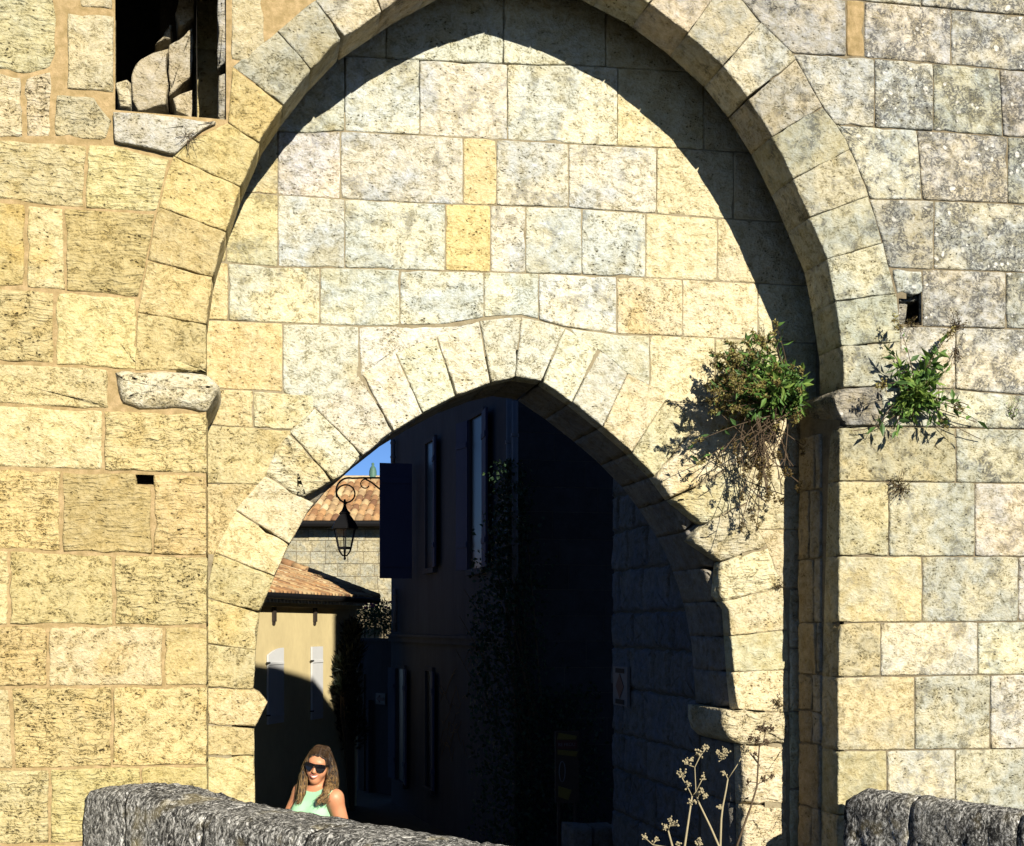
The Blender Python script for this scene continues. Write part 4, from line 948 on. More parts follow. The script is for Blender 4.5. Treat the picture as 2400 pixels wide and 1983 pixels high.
def valerian(name, label, base, shoots, leafL=.085, droopers=(), grp=None):
    th_ = thing(name, base, label, 'plant', grp); st = MB(); LV, SD, fine_ = [], [], []
    for tip, leafy, head, tone in shoots:
        b0 = base + rv(.03); mid_ = (b0 + tip) / 2 + Vector((0, -.05, .06)) + rv(.02); path = bez(b0, mid_, tip, 8)
        st.tube(path, [.006 - .004 * i / 8 for i in range(9)], 5, False)
        for i in range(2, 9):
            d = (path[min(i + 1, 8)] - path[i - 1]).normalized()
            for k in range(leafy):
                sd = rv().normalized(); dd = (d * .55 + sd + Vector((0, -.15, -.1))).normalized()
                ln = leafL * rp.uniform(.6, 1.15); LV.append((path[i] + rv(.008), dd, rv(), ln, ln * .36, max(0, min(1, tone + rp.gauss(0, .2)))))
        if head: panicle(SD, fine_, tip - (path[-1] - path[-2]) * .5, (path[-1] - path[-2]), head, int(head * 130))
    for path in droopers: st.tube(path, .004, 4, False)
    for a, b_ in fine_: st.tube([a, b_], .0016, 3, False)
    st.build('stem', M['stem_dark'], th_)
    if LV: link('leaves', leafmesh(LV), M['leaf'], th_)['kind'] = 'stuff'
    if SD: link('seed_heads', leafmesh(SD), M['seed'], th_)['kind'] = 'stuff'
    return th_
# big clump springing from the impost on the right of the recess
bA = at(1862, 962, .42)
shA = []
for i in range(170):
    px_ = rp.gauss(1755, 62); py_ = rp.gauss(895, 46)
    if not (1668 < px_ < 1880 and 795 < py_ < 1015): continue
    g_ = px_ > 1740 and py_ < 960
    shA.append((at(px_, py_, rp.uniform(-.05, .55)), 3 if g_ else 1, .07 if g_ and rp.random() < .6 else rp.uniform(.09, .15), .55 if px_ > 1760 else .25))
for px_, py_ in ((1820, 765), (1815, 790), (1785, 800), (1775, 835), (1700, 900), (1672, 965), (1665, 905), (1632, 1035), (1640, 1085)): shA.append((at(px_, py_, rp.uniform(.1, .5)), 1, .10, .2))
dr = []
for i in range(34):
    px_ = rp.gauss(1785, 48); py_ = rp.uniform(1000, 1230)
    a = at(rp.gauss(1790, 40), rp.uniform(930, 990), rp.uniform(.1, .5)); c_ = at(px_, py_, rp.uniform(.2, .62)); path = bez(a, (a + c_) / 2 + Vector((rp.uniform(-.1, .1), -.04, -.02)), c_, 6); dr.append(path)
    for k in range(3): dr.append([path[3 + k], path[3 + k] + Vector((rp.gauss(0, .05), rp.gauss(0, .03), -rp.uniform(.02, .08)))])
va = valerian('valerian_plant', 'bushy valerian with brown seed heads hanging inside the recess corner', bA, shA, .10, dr)
SDh = []
for p in dr[::4]: panicle(SDh, None, p[-1], Vector((0, 0, -1)), .10, 12, (0, .35))
link('withered_heads', leafmesh(SDh), M['seed'], va)
# smaller clump on the face of the wall
bB = at(2130, 930, -.01)
shB = [(at(px_, py_, rp.uniform(-.30, -.08)), lf, hd, tn) for px_, py_, lf, hd, tn in ((2105, 860, 3, 0, .55), (2095, 830, 3, 0, .45), (2150, 905, 4, 0, .8), (2190, 880, 4, 0, .5), (2200, 835, 4, 0, .45), (2215, 870, 3, 0, .55), (2120, 935, 4, 0, .8), (2160, 950, 4, 0, .8), (2105, 960, 4, 0, .75),
       (2140, 975, 3, 0, .7), (2180, 930, 3, 0, .9), (2185, 900, 2, 0, 1.0), (2108, 770, 1, .17, .5), (2212, 800, 1, .2, .5), (2080, 900, 1, .17, .1), (2240, 950, 2, .12, .5), (2190, 985, 2, 0, .4), (2265, 955, 1, 0, .5), (2290, 985, 1, 0, .4), (2210, 985, 2, .1, .5), (2060, 1000, 2, 0, .2), (2100, 1010, 2, 0, .2))]
valerian('valerian_plant', 'leafy green valerian rooted in the wall beside the right impost', bB, shB + [(at(px_ + rp.gauss(0, 14), py_ + rp.gauss(0, 12), rp.uniform(-.25, -.05)), 3, 0, rp.uniform(.4, 1)) for px_, py_ in ((2110, 870), (2160, 920), (2200, 860), (2130, 960))], .115, [bez(bB, at(2200, 960, -.12), at(2290, 990, -.06)), bez(bB, at(2210, 990, -.15), at(2300, 1030, -.03)), bez(bB, at(2100, 1000, -.15), at(2000, 1010, -.05)), bez(bB, at(2230, 930, -.2), at(2270, 950, -.15))])
# small tufts
def tuft(name, label, px, py, Y, n, size, dirs, tone, mat='dry', leafy=.35):
    b0 = at(px, py, Y); th_ = thing(name, b0, label, 'plant'); st = MB(); L = []
    for i in range(n):
        d = (Vector(dirs) + rv(.55)); d.y = -abs(d.y) * .6 - .1; d.normalize(); tip = b0 + d * size * rp.uniform(.4, 1.1); pth = bez(b0 + rv(.012), (b0 + tip) / 2 + rv(.02), tip, 4); st.tube(pth, .0018, 3, False)
        for k in range(int(leafy * 12)): L.append((pth[rp.randint(1, 4)] + rv(.01), (d + rv(.8)), rv(), rp.uniform(.012, .03), .010, max(0, min(1, rp.gauss(tone, .25)))))
    st.build('stem', M['stem_dark'], th_)
    if L: link('leaves', leafmesh(L), M[mat], th_)
tuft('wall_weed', 'brown weed tuft in the joint right of the square hole', 2238, 768, 0, 26, .13, (0, -.3, .1), .2)
tuft('wall_weed', 'mossy growth along the bottom of the square hole', 2130, 764, .03, 22, .08, (.2, -.3, .2), .4)
tuft('wall_weed', 'withered orange-brown tuft hanging above the green valerian', 2238, 815, 0, 16, .14, (.1, -.2, -1), .1)
tuft('wall_weed', 'dry round tuft with spreading arms below the green valerian', 2105, 1142, 0, 46, .15, (0, -.3, .1), .3)
tuft('wall_weed', 'thin green sprig at the right edge of the wall', 2372, 985, 0, 12, .16, (.2, -.2, .7), .9, 'leaf')
tuft('wall_weed', 'dark dry sprig on the recess wall above the bushy valerian', 1788, 800, REC, 14, .14, (-.4, -.2, .2), .1)
tuft('wall_weed', 'spidery dry grass on the sill of the slot window', 440, 322, -.02, 26, .13, (0, -.4, -.1), .1, 'dry', 0)
tuft('wall_weed', 'rusty wisp in the crack at the end of the inner arch', 1826, 1372, REC, 16, .06, (-.3, -.3, .2), .2)
tuft('wall_weed', 'small dark weed on the ledge of the inner impost', 1826, 1655, REC, 18, .10, (-.3, -.2, .5), .3)
# dried umbels in front
def umbel(label, stems, heads, Y):
    b0 = at(stems[0][0][0], stems[0][0][1], Y); th_ = thing('dried_umbel', (b0.x, Y, 0), label, 'plant', 'dried umbels growing in front of the gate')
    st = MB(); P0 = [at(x, y, Y) for x, y in stems[0]]
    foot = Vector((b0.x + (P0[0].x - P0[1].x) * 1.2, Y, 0))
    st.tube([foot, (foot + P0[0]) / 2 + Vector((.02, 0, 0))] + P0, [.008, .0075] + [.0066 - .0034 * i / len(P0) for i in range(len(P0))], 6)
    for br in stems[1:]: st.tube([at(x, y, Y + rp.uniform(-.02, .02)) for x, y in br], .0028, 5)
    sm_ = M['stem_dark'] if 'tallest' in label else M['stem']
    st.build('stem', sm_, th_, True)
    for hx, hy, r in heads:
        c = at(hx, hy, Y); mb_ = MB()
        for k in range(int(7 + r * 1.9)):
            q = c + rv(r * .0011); t_ = rp.uniform(.003, .0062)
            mb_.tube([c - Vector((0, 0, r * .0016)), q], .0010, 3, False)
            mb_.lathe(q - Vector((0, 0, t_)), [(t_ * .3, 0), (t_, t_ * .6), (t_ * .9, t_ * 1.4), (t_ * .2, t_ * 2)], 6)
        mb_.build('seed_head', sm_, th_)
def U(*p): return [(1480 + x / 5.0, 1660 + y / 5.0) for x, y in p]
umbel('pale dried umbel forking into three heads, leftmost tall one', [U((620, 1640), (670, 1300), (700, 1100), (710, 1030)), U((710, 1030), (660, 930), (600, 830), (580, 770)), U((710, 1030), (755, 980), (742, 690), (800, 570), (870, 470)), U((742, 690), (680, 670), (640, 640)), U((755, 980), (820, 850), (840, 810)), U((700, 1100), (690, 1105))],
      [U((580, 770))[0] + (11,), U((660, 900))[0] + (7,), U((870, 465))[0] + (8,), U((790, 530))[0] + (11,), U((645, 630))[0] + (9,), U((700, 600))[0] + (5,), U((840, 805))[0] + (8,), U((815, 970))[0] + (6,), U((862, 1030))[0] + (6,), U((690, 1105))[0] + (6,)], -3.0)
umbel('dried umbel stalk leaning left behind the forked one', [U((1035, 1640), (930, 1400), (790, 1110), (765, 1030))], [U((765, 1010))[0] + (6,), U((745, 1095))[0] + (4,)], -2.95)
umbel('dried umbel before the dark jamb edge', [U((1040, 1640), (1052, 1300), (1070, 1150), (1110, 950), (1130, 830)), U((1130, 830), (1250, 650), (1310, 530), (1360, 480)), U((1130, 830), (1105, 780), (1080, 760)), U((1070, 1160), (1035, 1160))],
      [U((1330, 490))[0] + (12,), U((1080, 760))[0] + (6,), U((1060, 560))[0] + (12,), U((1000, 510))[0] + (7,), U((1100, 500))[0] + (9,), U((1035, 1160))[0] + (5,)], -2.9)
umbel('tallest dried umbel standing before the sunlit jamb', [U((1240, 1600), (1320, 1370), (1400, 1150), (1470, 920), (1490, 560), (1500, 440)), U((1500, 440), (1545, 400), (1560, 330), (1580, 240)), U((1500, 440), (1450, 360)), U((1505, 440), (1590, 400)), U((1480, 890), (1560, 850), (1640, 800)), U((1475, 870), (1370, 862)), U((1490, 580), (1450, 530))],
      [U((1560, 235))[0] + (11,), U((1640, 235))[0] + (7,), U((1500, 230))[0] + (7,), U((1400, 350))[0] + (8,), U((1470, 370))[0] + (9,), U((1580, 400))[0] + (8,), U((1640, 800))[0] + (6,), U((1545, 830))[0] + (7,), U((1370, 865))[0] + (6,), U((1450, 530))[0] + (5,)], -3.05)
umbel('short dried umbel with two low heads at the bottom edge', [U((485, 1640), (455, 1530), (430, 1430)), U((430, 1430), (455, 1350)), U((500, 1640), (250, 1600), (160, 1520)), U((250, 1600), (285, 1545))], [U((460, 1335))[0] + (13,), U((395, 1390))[0] + (7,), U((150, 1510))[0] + (7,), U((285, 1540))[0] + (6,), U((545, 1600))[0] + (6,), U((790, 1570))[0] + (9,)], -3.1)
# ivy on the corner of the side house
iv = thing('ivy', (at(1190, 1700, YG - .15).x, YG - .15, 0), 'dark ivy cascading over the corner of the side house', 'ivy')
L = []; st = MB()
ctr = [(1090, 1195), (1180, 1200), (1290, 1190), (1400, 1180), (1500, 1175), (1600, 1170), (1700, 1190), (1800, 1200), (1900, 1200), (2010, 1190)]
wdt = [(1090, 30), (1200, 40), (1300, 62), (1400, 78), (1500, 90), (1600, 108), (1750, 118), (1850, 105), (2010, 90)]
for i in range(5200):
    py_ = rp.uniform(1080, 2000) if rp.random() < .9 else rp.uniform(1080, 1500)
    w_ = lerp(wdt, py_) * (1 + .25 * noise.noise(Vector((py_ * .02, 0, 3)))); px_ = lerp(ctr, py_) + rp.gauss(0, w_ * .55)
    yy = YG - .08 - abs(rp.gauss(0, .16)); p = at(px_, py_, yy)
    if p.z < -1.2 or p.x < XC - .75 or (px_ < 1075): continue
    L.append((p, Vector((rp.gauss(0, .6), -.4 - rp.random() * .4, -.5 + rp.gauss(0, .5))), rv(), rp.uniform(.05, .10), rp.uniform(.04, .075), rp.random()))
for i in range(1200):
    px_ = rp.gauss(1330, 50); py_ = rp.uniform(1600, 1960) if px_ < 1420 else rp.uniform(1780, 1980); p = at(px_, py_, YG - .06 - abs(rp.gauss(0, .1)))
    if p.z > -1.2 and py_ > 1560 + abs(px_ - 1330) * .5: L.append((p, Vector((rp.gauss(0, .6), -.5, -.5 + rp.gauss(0, .5))), rv(), rp.uniform(.05, .09), rp.uniform(.04, .07), rp.random()))
link('leaves', leafmesh(L), M['ivy'], iv)
for i in range(16):
    a = Vector((XC - .03 + rp.uniform(-.05, .5), YG - .06, rp.uniform(0, 1.5))); c_ = at(rp.uniform(1060, 1260), rp.uniform(1120, 1700), YG - .08); st.tube(bez(a, (a + c_) / 2 + rv(.15), c_, 8), [.02 - .002 * k for k in range(9)], 5)
for i in range(12):                       # runners over the street front
    p = fac(rp.uniform(1060, 1140), rp.uniform(1450, 1800), .03); pts = [p]
    for k in range(7): pts.append(pts[-1] + FD * rp.uniform(.10, .25) + Vector((0, 0, rp.gauss(-.04, .12))))
    st.tube(pts, .006, 4)
st.build('stem', M['stem_dark'], iv)
# bush over the garden wall and the shrub standing in for shadow on the ochre house
def bush(name, label, blobs, n, mat, size, narrow=1.0, up=0.0, fl=0):
    c0 = blobs[0][0]; th_ = thing(name, (c0.x, c0.y, 0), label, 'shrub'); L = []; st = MB()
    for c, r in blobs:
        st.tube([Vector((c0.x, c0.y, -1.45)), Vector((c.x, c.y, c.z * .6)), c], [.05, .03, .012], 5)
        for i in range(n):
            v = rv().normalized() * (rp.random() ** .4); p = c + Vector((v.x * r[0], v.y * r[1], v.z * r[2])); L.append((p, (v + Vector((0, 0, up)) + rv(.5)), rv(), size * rp.uniform(.6, 1.3), size * .42 * narrow, rp.random()))
    st.build('trunk', M['stem_dark'], th_); link('crown', leafmesh(L), M[mat], th_)
    if fl:
        mb_ = MB()
        for i in range(fl):
            c, r = blobs[rp.randrange(len(blobs))]; v = rv().normalized(); mb_.lathe(c + Vector((v.x * r[0], v.y * r[1], abs(v.z) * r[2])), [(.01, 0), (.05, .02), (.04, .05), (.01, .06)], 6)
        mb_.build('flowers', M['flower'], th_)
gm_ = lambda px, py, o: onplane(px, py, gA - gn * o, gn)
bush('flowering_bush', 'dark flowering bush spilling over the garden wall', [(gm_(878, 1455, .5), (.5, .6, .38)), (gm_(855, 1440, .6), (.4, .5, .3)), (gm_(900, 1450, .4), (.35, .5, .42))], 700, 'bush', .09, fl=14)
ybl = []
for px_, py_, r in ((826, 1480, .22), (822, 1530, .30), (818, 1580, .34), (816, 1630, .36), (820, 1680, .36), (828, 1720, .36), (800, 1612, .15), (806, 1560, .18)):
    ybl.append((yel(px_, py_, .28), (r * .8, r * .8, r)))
bush('shadow_shrub', 'near-black upright shrub standing in for plant shadow at the right end of the ochre house', ybl, 330, 'shrub', .17, .55, 1.3)

# ================================================================== the person
def surface_nets(f, lo, hi, h):
    """closed skin of the field f < 0 on a grid of pitch h (naive surface nets)"""
    ax = [np.arange(lo[i], hi[i] + h, h) for i in range(3)]
    X, Y, Z = np.meshgrid(*ax, indexing='ij'); D = f(X, Y, Z)
    ins = D < 0; nx, ny, nz = D.shape
    cor = [(i, j, k) for i in (0, 1) for j in (0, 1) for k in (0, 1)]
    cs = lambda a, c: a[c[0]:nx - 1 + c[0], c[1]:ny - 1 + c[1], c[2]:nz - 1 + c[2]]
    cnt = sum(cs(ins, c).astype(int) for c in cor); act = (cnt > 0) & (cnt < 8)
    acc = np.zeros(act.shape + (3,)); num = np.zeros(act.shape)
    for a in range(8):
        for b_ in range(a + 1, 8):
            ca, cb = cor[a], cor[b_]
            if sum(abs(p - q) for p, q in zip(ca, cb)) != 1: continue
            da, db = cs(D, ca), cs(D, cb); cr = (da < 0) != (db < 0); t = np.where(cr, da / np.where(da - db == 0, 1, da - db), 0)
            for k in range(3): acc[..., k] += np.where(cr, ca[k] + t * (cb[k] - ca[k]), 0)
            num += cr
    idx = -np.ones(act.shape, int); I = np.argwhere(act); idx[act] = np.arange(len(I))
    V = (I + acc[act] / num[act][:, None]) * h + np.array([a[0] for a in ax])
    faces = []
    for k in range(3):
        a1, a2 = [(1, 2), (2, 0), (0, 1)][k]
        s0 = [slice(None)] * 3; s1 = [slice(None)] * 3; s0[k] = slice(0, D.shape[k] - 1); s1[k] = slice(1, None)
        cr = ins[tuple(s0)] != ins[tuple(s1)]; fl = ins[tuple(s0)]
        P = np.argwhere(cr)
        P = P[(P[:, a1] > 0) & (P[:, a2] > 0) & (P[:, a1] < D.shape[a1] - 1) & (P[:, a2] < D.shape[a2] - 1)]
        q = []
        for d1, d2 in ((-1, -1), (0, -1), (0, 0), (-1, 0)):
            g_ = P.copy(); g_[:, a1] += d1; g_[:, a2] += d2; q.append(idx[g_[:, 0], g_[:, 1], g_[:, 2]])
        q = np.stack(q, 1); w_ = fl[P[:, 0], P[:, 1], P[:, 2]]; q[~w_] = q[~w_][:, ::-1]
        faces.append(q[(q >= 0).all(1)])
    return V, np.concatenate(faces)
def ell(c, r):
    def f(X, Y, Z):
        k0 = np.sqrt(((X - c[0]) / r[0]) ** 2 + ((Y - c[1]) / r[1]) ** 2 + ((Z - c[2]) / r[2]) ** 2)
        k1 = np.sqrt(((X - c[0]) / r[0] ** 2) ** 2 + ((Y - c[1]) / r[1] ** 2) ** 2 + ((Z - c[2]) / r[2] ** 2) ** 2)
        return k0 * (k0 - 1) / np.maximum(k1, 1e-6)
    return f
def cone(a, b, ra, rb, fl=1.0):             # tapered limb; fl flattens front to back
    def f(X, Y, Z):
        bx, by, bz = b[0] - a[0], b[1] - a[1], b[2] - a[2]; L = bx * bx + by * by + bz * bz
        t = np.clip(((X - a[0]) * bx + (Y - a[1]) * by + (Z - a[2]) * bz) / L, 0, 1)
        return np.sqrt((X - a[0] - t * bx) ** 2 + ((Y - a[1] - t * by) / fl) ** 2 + (Z - a[2] - t * bz) ** 2) - (ra + (rb - ra) * t)
    return f
def smin(fs, k):
    def f(X, Y, Z):
        d = fs[0](X, Y, Z)
        for g_ in fs[1:]:
            e = g_(X, Y, Z); h = np.clip(.5 + .5 * (e - d) / k, 0, 1); d = e * (1 - h) + d * h - k * h * (1 - h)
        return d
    return f
def rotate(f, c, Rm):                        # field turned by Rm about c (Rm: local -> world)
    Ri = np.array(Rm.transposed())
    def g_(X, Y, Z):
        x, y, z = X - c[0], Y - c[1], Z - c[2]
        return f(Ri[0, 0] * x + Ri[0, 1] * y + Ri[0, 2] * z, Ri[1, 0] * x + Ri[1, 1] * y + Ri[1, 2] * z, Ri[2, 0] * x + Ri[2, 1] * y + Ri[2, 2] * z)
    return g_
# local frame: x to the picture's right, y away from the camera, z up; feet at z = 0
TP = 8.30
hc = atd(746, 1794, TP)                      # middle of the head
pax, pay = RT.copy(), FW.copy(); PO = Vector((hc.x, hc.y, 0))
HCZ = hc.z
HC = np.array((0.0, 0.0, HCZ))
RH = Matrix.Rotation(R(9), 3, 'Y') @ Matrix.Rotation(R(8), 3, 'X') @ Matrix.Rotation(R(-6), 3, 'Z')
head_l = smin([ell((0, .020, .030), (.072, .092, .082)), ell((0, -.012, -.028), (.060, .068, .088)), ell((0, -.052, -.088), (.030, .026, .026)), ell((.034, -.048, -.030), (.026, .026, .026)), ell((-.034, -.048, -.030), (.026, .026, .026)),
               ell((0, -.060, .036), (.046, .024, .020))], .03)
nose = smin([cone((0, -.076, .010), (0, -.094, -.022), .008, .011), ell((.009, -.088, -.026), (.008, .009, .007)), ell((-.009, -.088, -.026), (.008, .009, .007))], .008)
lips = smin([cone((-.024, -.062, -.050), (0, -.072, -.056), .005, .006), cone((.024, -.062, -.050), (0, -.072, -.056), .005, .006)], .006)
ears = smin([ell((.072, .020, -.005), (.008, .018, .030)), ell((-.072, .020, -.005), (.008, .018, .030))], .005)
hd = rotate(smin([head_l, nose, lips, ears], .010), HC, RH)
def L3(x, y, z): return (x, y, HCZ + z)
def L3b(x, y, z): return (x - .008, y, HCZ + z + .062)
SHL, SHR = L3b(.125, -.085, -.262), L3b(-.115, .085, -.245)        # her left shoulder is nearer and to the right
EL_, WL_ = L3b(.200, -.05, -.54), L3b(.13, -.14, -.72)
ER_, WR_ = L3b(-.24, .05, -.50), L3b(-.16, -.10, -.68)
torso = smin([ell(L3b(0, .03, -.35), (.150, .098, .15)), ell(L3b(0, .03, -.50), (.128, .090, .16)), ell(L3b(0, .03, -.68), (.160, .112, .15)), ell(L3b(-.100, -.040, -.385), (.060, .060, .062)), ell(L3b(.010, -.075, -.385), (.060, .060, .062)),
              cone(SHL, SHR, .052, .052)], .05)
neckf = cone(L3(0, .025, -.075), L3b(-.01, .025, -.235), .048, .056)
legs = smin([cone(L3(.085, .03, -.74), L3(.09, .01, 1.0 - HCZ - .52), .082, .058), cone(L3(.09, .01, .48 - HCZ), L3(.09, .05, .09 - HCZ), .058, .036), cone(L3(-.085, .03, -.74), L3(-.10, .01, .48 - HCZ), .082, .058), cone(L3(-.10, .01, .48 - HCZ), L3(-.10, .05, .09 - HCZ), .058, .036)], .03)
feet = smin([cone(L3(.09, .06, .045 - HCZ), L3(.11, -.12, .03 - HCZ), .038, .030), cone(L3(-.10, .06, .045 - HCZ), L3(-.12, -.12, .03 - HCZ), .038, .030)], .02)
armL = smin([cone(SHL, EL_, .054, .042), cone(EL_, WL_, .040, .026)], .03); armR = smin([cone(SHR, ER_, .052, .041), cone(ER_, WR_, .039, .026)], .03)
def hand(w, d, side):
    w = np.array(w); d = np.array(d) / np.linalg.norm(d); s_ = np.cross(d, (0, 0, 1.0)); s_ /= np.linalg.norm(s_); u_ = np.cross(s_, d); out = [cone(tuple(w), tuple(w + d * .085), .026, .036, .6)]
    for k, (o_, ln) in enumerate(((-.030, .066), (-.010, .076), (.010, .072), (.028, .058))):
        a = w + d * .088 + s_ * o_; m_ = a + d * ln * .5 - u_ * .006; e = m_ + d * ln * .42 - u_ * .020
        out += [cone(tuple(a), tuple(m_), .0090, .0085), cone(tuple(m_), tuple(e), .0085, .0070)]
    a = w + d * .03 + s_ * (.030 * side); m_ = a + d * .03 + s_ * (.026 * side) - u_ * .008; e = m_ + d * .032 + s_ * (.004 * side)
    return smin(out + [cone(tuple(a), tuple(m_), .012, .010), cone(tuple(m_), tuple(e), .010, .008)], .008)
hL = hand(WL_, (-.35, -.4, -.5), -1); hR = hand(WR_, (.3, -.45, -.5), 1)
bodyf = smin([torso, neckf, armL, armR, legs, feet], .035)
body = smin([bodyf, smin([hL, hR], .01)], .012)
body = smin([body, hd], .012)
def plocal(V): return [PO + pax * float(v[0]) + pay * float(v[1]) + Vector((0, 0, float(v[2]))) for v in V]
def skin_mat():
    m, t, b = newmat('tanned_skin'); g = N(t); pos = g.n('ShaderNodeNewGeometry').outputs['Position']
    a = g.noise(pos, 14, 3).outputs[0]; c = g.mix(a, C(.31, .125, .058), C(.40, .185, .10)); g.set(b, 'Base Color', c); b.inputs['Roughness'].default_value = .5
    b.inputs['Specular IOR Level'].default_value = .35; b.inputs['Subsurface Weight'].default_value = .08; b.inputs['Subsurface Radius'].default_value = (.01, .004, .002); return m
def hair_mat():
    m, t, b = newmat('streaked_blonde_hair'); g = N(t); pos = g.n('ShaderNodeNewGeometry').outputs['Position']
    v = g.mapv(pos, (1, 1, .10)); a = g.noise(v, 75, 3, .6).outputs[0]; f = g.noise(v, 220, 2, .6).outputs[0]
    lo_ = g.ramp(g.n('ShaderNodeSeparateXYZ', {0: pos}).outputs[2], HCZ + .06, HCZ - .16, -.10, .06)
    c = g.mix(g.ramp(g.math('ADD', a, lo_), .46, .62), C(.010, .005, .003), C(.12, .062, .02)); c = g.mix(g.ramp(g.math('ADD', f, lo_), .54, .68), c, C(.23, .145, .055)); g.set(b, 'Base Color', c); b.inputs['Roughness'].default_value = .42
    g.set(b, 'Normal', g.n('ShaderNodeBump', {'Height': g.math('ADD', a, f), 'Strength': 1.0, 'Distance': .010}).outputs[0]); return m
per = thing('person', PO, 'smiling person in mint sleeveless top and dark sunglasses behind the parapet', 'person')
H5 = .0075
V, Fq = surface_nets(body, (-.42, -.36, -.01), (.42, .26, HCZ + .16), H5)
link('body', mesh(plocal(V), [tuple(int(i) for i in f) for f in Fq], True), skin_mat(), per)
def garment(f_in, thick, region, name, mat, lo, hi, h=.0075):
    def f(X, Y, Z): return np.maximum(f_in(X, Y, Z) - thick, region(X, Y, Z))
    V, Fq = surface_nets(f, lo, hi, h); o_ = link(name, mesh(plocal(V), [tuple(int(i) for i in q) for q in Fq], True), mat, per); return o_
M['mint'] = simple('mint_jersey', (.50, .92, .55), .85, .06, 30, .2, .003); M['denim'] = simple('navy_cotton', (.03, .04, .08), .9, .2, 40, .3, .003); M['leather'] = simple('tan_leather', (.20, .11, .06), .6, .2, 30, .2, .002)
def top_region(X, Y, Z):
    z = Z - HCZ - .062; X = X + .008; low = -.72 - z                                         # hem
    neck_hole = .085 - np.sqrt(X ** 2 * .9 + ((Y - .00) * 1.0) ** 2 + ((z + .175) * 1.15) ** 2)
    aL = .098 - np.sqrt((X - .185) ** 2 * .8 + (Y + .095) ** 2 * .6 + ((z + .305) * .82) ** 2); aR = .098 - np.sqrt((X + .180) ** 2 * .8 + (Y - .10) ** 2 * .6 + ((z + .29) * .82) ** 2)
    return np.maximum(np.maximum(low, neck_hole), np.maximum(np.maximum(aL, aR), z + .165))
garment(smin([torso, neckf], .035), .012, top_region, 'sleeveless_top', M['mint'], (-.25, -.2, HCZ - .75), (.25, .2, HCZ - .07))
def tr_region(X, Y, Z): return np.maximum(Z - (HCZ - .64), .14 - Z)
garment(smin([torso, legs], .035), .014, tr_region, 'trousers', M['denim'], (-.26, -.2, .1), (.26, .22, HCZ - .6), .012)
garment(feet, .008, lambda X, Y, Z: Z - .085, 'shoes', M['leather'], (-.2, -.2, -.01), (.2, .14, .12), .010)
# hair: cap with a parting, and long locks down to the chest on both sides
cap = ell((0, .030, .030), (.086, .102, .094))
def face_cut(x, y, z):                        # opening for the face
    return np.maximum(.070 - np.sqrt((x * 1.12) ** 2 + ((z + .012) * .74) ** 2), 0) * 0 + (np.sqrt((x / .058) ** 2 + ((z + .02) / .083) ** 2 + (np.minimum(y + .015, 0) * 0) ** 2) - 1) * .058 * -1
def cap_open(x, y, z): return np.maximum(np.maximum(cap(x, y, z), -.055 - z), np.where(y < .03, face_cut(x, y, z), -1))
capw = rotate(cap_open, HC, RH)
locks = []
LOCKS = ((L3(.062, -.012, .040), L3(.084, -.010, -.055), L3(.075, -.105, -.150), L3(.022, -.165, -.215), .026), (L3(.078, .02, .03), L3(.098, .02, -.07), L3(.098, -.085, -.150), L3(.055, -.150, -.215), .028), (L3(.07, .06, .0), L3(.09, .07, -.1), L3(.08, .05, -.19), L3(.06, .03, -.26), .032),
                         (L3(-.058, -.018, .030), L3(-.088, -.012, -.06), L3(-.098, -.045, -.17), L3(-.118, -.065, -.235), .026), (L3(-.072, .02, .02), L3(-.100, .02, -.08), L3(-.122, .012, -.19), L3(-.138, -.005, -.245), .027), (L3(-.06, .06, .0), L3(-.08, .07, -.1), L3(-.09, .07, -.2), L3(-.10, .06, -.25), .034), (L3(0, .1, 0), L3(0, .105, -.1), L3(0, .1, -.2), L3(0, .095, -.3), .05))
for a, b_, c_, d_, r in LOCKS:
    locks += [cone(a, b_, r * .8, r), cone(b_, c_, r, r * .95), cone(c_, d_, r * .9, r * .35)]
lk = smin(locks, .018)
def hairf(X, Y, Z):
    wv = .0014 * np.sin(190 * X + 1.5 * np.sin(14 * Z) + 110 * Y) + .0008 * np.sin(380 * X - 240 * Y + 6 * Z)
    d = smin([capw, lk], .015)(X, Y, Z) + wv
    return d
V, Fq = surface_nets(hairf, (-.22, -.2, HCZ - .38), (.2, .2, HCZ + .16), .006)
link('hair', mesh(plocal(V), [tuple(int(i) for i in q) for q in Fq], True), hair_mat(), per)
HS = []; hr = random.Random(5)
def hstrand(P, tone, r=.0016):
    pts = []
    for i in range(len(P) - 1):                # Catmull-Rom
        p0, p1, p2, p3 = P[max(i - 1, 0)], P[i], P[i + 1], P[min(i + 2, len(P) - 1)]
        for k in range(4):
            t = k / 4; pts.append((p1 * 2 + (p2 - p0) * t + (p0 * 2 - p1 * 5 + p2 * 4 - p3) * t * t + (p1 * 3 - p0 - p2 * 3 + p3) * t ** 3) * .5)
    pts.append(P[-1]); HS.append((pts, tone, r))
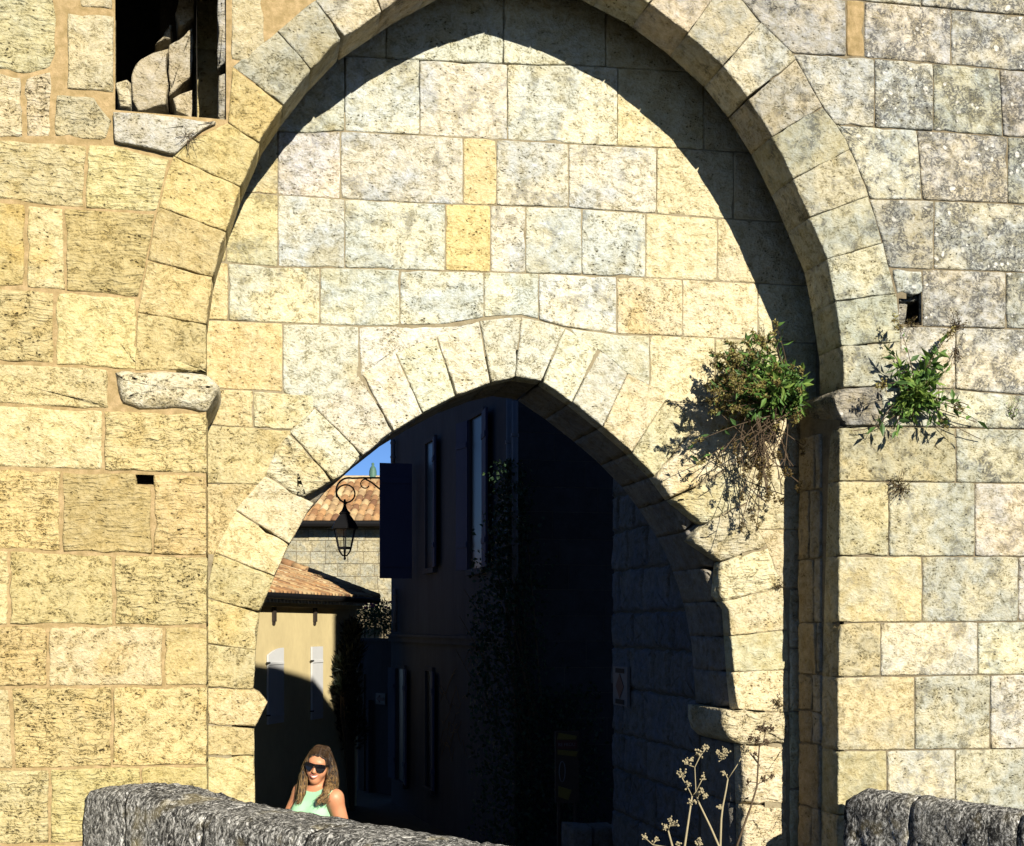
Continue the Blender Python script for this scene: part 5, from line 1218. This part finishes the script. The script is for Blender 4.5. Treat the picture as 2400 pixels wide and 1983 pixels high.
for (a, b_, c_, d_, r) in LOCKS:
    for k in range(90):
        o_ = Vector((hr.gauss(0, 1), hr.gauss(0, 1), 0)); o_ = o_.normalized() * r * hr.uniform(.75, 1.12)
        q = [Vector(x) for x in (a, b_, c_, d_)]; ry = hr.uniform(-.052, .06); sg_ = 1 if q[0].x >= 0 else -1
        def capz(x, y): return .030 + .094 * math.sqrt(max(.02, 1 - (x / .086) ** 2 - ((y - .030) / .102) ** 2)) + .002
        rx = .004 + sg_ * hr.uniform(.0, .006); root = RH @ Vector((rx, ry, capz(rx, ry))) + Vector((0, 0, HCZ))
        cx_ = sg_ * hr.uniform(.045, .062); cy2 = ry * .75; crown = RH @ Vector((cx_, cy2, capz(cx_, cy2))) + Vector((0, 0, HCZ))
        hstrand([root, crown, q[0] + o_ * .9, q[1] + o_, q[2] + o_ * .95, q[3] + o_ * .5 + Vector((hr.gauss(0, .008), hr.gauss(0, .008), hr.gauss(0, .02)))], hr.random())
hm = MB(); tn_ = []
for pts, tone, r in HS:
    n0 = len(hm.v); hm.tube(plocal(pts), [r * (1 - .55 * i / len(pts)) for i in range(len(pts))], 3, False); tn_ += [tone * (.30 + .75 * min(1, 1.5 * (i // 3) / len(pts))) for i in range(len(hm.v) - n0)]
me = mesh(hm.v, hm.f, True); at_ = me.attributes.new('tone', 'FLOAT', 'POINT'); at_.data.foreach_set('value', tn_)
ho = link('hair_strands', me, leaf_mat('hair_strand', (.020, .010, .006), (.10, .055, .022), (.42, .28, .12), .8), per); ho['kind'] = 'stuff'
def HP(x, y, z):                              # head-local point -> world
    v = RH @ Vector((x, y, z)); return PO + pax * v.x + pay * v.y + Vector((0, 0, HCZ + v.z))
M['lens'] = simple('dark_lens', (.010, .009, .012), .18, .1, 3, 0, spec=.5); M['teeth'] = simple('teeth', (1.2, 1.12, 1.0), .3, .03, 20, 0); M['lip'] = simple('lip', (.60, .20, .14), .4, .05, 20, 0)
gl = MB()
for s_ in (-1, 1):
    out = [(.006, .032), (.036, .034), (.066, .030), (.069, .006), (.059, -.016), (.040, -.024), (.020, -.017), (.009, .004)]
    P = [HP(s_ * x, -.098 + 5.5 * x * x, z) for x, z in out]; Q = [p + pay * .006 for p in P]; k = len(P)
    gl.add(P + Q, [tuple(range(k)), tuple(range(2 * k - 1, k - 1, -1))] + [(i, (i + 1) % k, k + (i + 1) % k, k + i) for i in range(k)])
    gl.tube([HP(s_ * .064, -.076, .024), HP(s_ * .078, -.03, .020), HP(s_ * .080, .03, .012)], .0035, 5)
gl.tube([HP(-.010, -.1, .029), HP(.010, -.1, .029)], .004, 5); gl.tube([HP(-.008, -.1, .016), HP(.008, -.1, .016)], .0028, 5)
gl.build('sunglasses', M['lens'], per)
tm = MB(); n_ = 12; rows_ = []; SM = .026                       # open smile
for zt_, yo, cz in ((-.0485, -.0900, 10), (-.0540, -.0912, 15), (-.0590, -.0895, 22)):
    rows_.append([HP(x, yo + 20 * x * x, zt_ + cz * x * x) for x in [-SM + 2 * SM * i / n_ for i in range(n_ + 1)]])
tm.add([p for r_ in rows_ for p in r_], [(r_ * (n_ + 1) + i, r_ * (n_ + 1) + i + 1, (r_ + 1) * (n_ + 1) + i + 1, (r_ + 1) * (n_ + 1) + i) for r_ in range(2) for i in range(n_)]); tm.build('teeth', M['teeth'], per, True)
lm = MB(); xs_ = [-.031 + .062 * i / 12 for i in range(13)]
lm.tube([HP(x, -.0915 + 19 * x * x, -.0450 + 11 * x * x) for x in xs_], [.0018 + .0020 * math.sin(math.pi * i / 12) for i in range(13)], 6)
lm.tube([HP(x, -.0905 + 19 * x * x, -.0630 + 26 * x * x) for x in xs_], [.0018 + .0030 * math.sin(math.pi * i / 12) for i in range(13)], 6)
lm.build('lips', M['lip'], per, True)
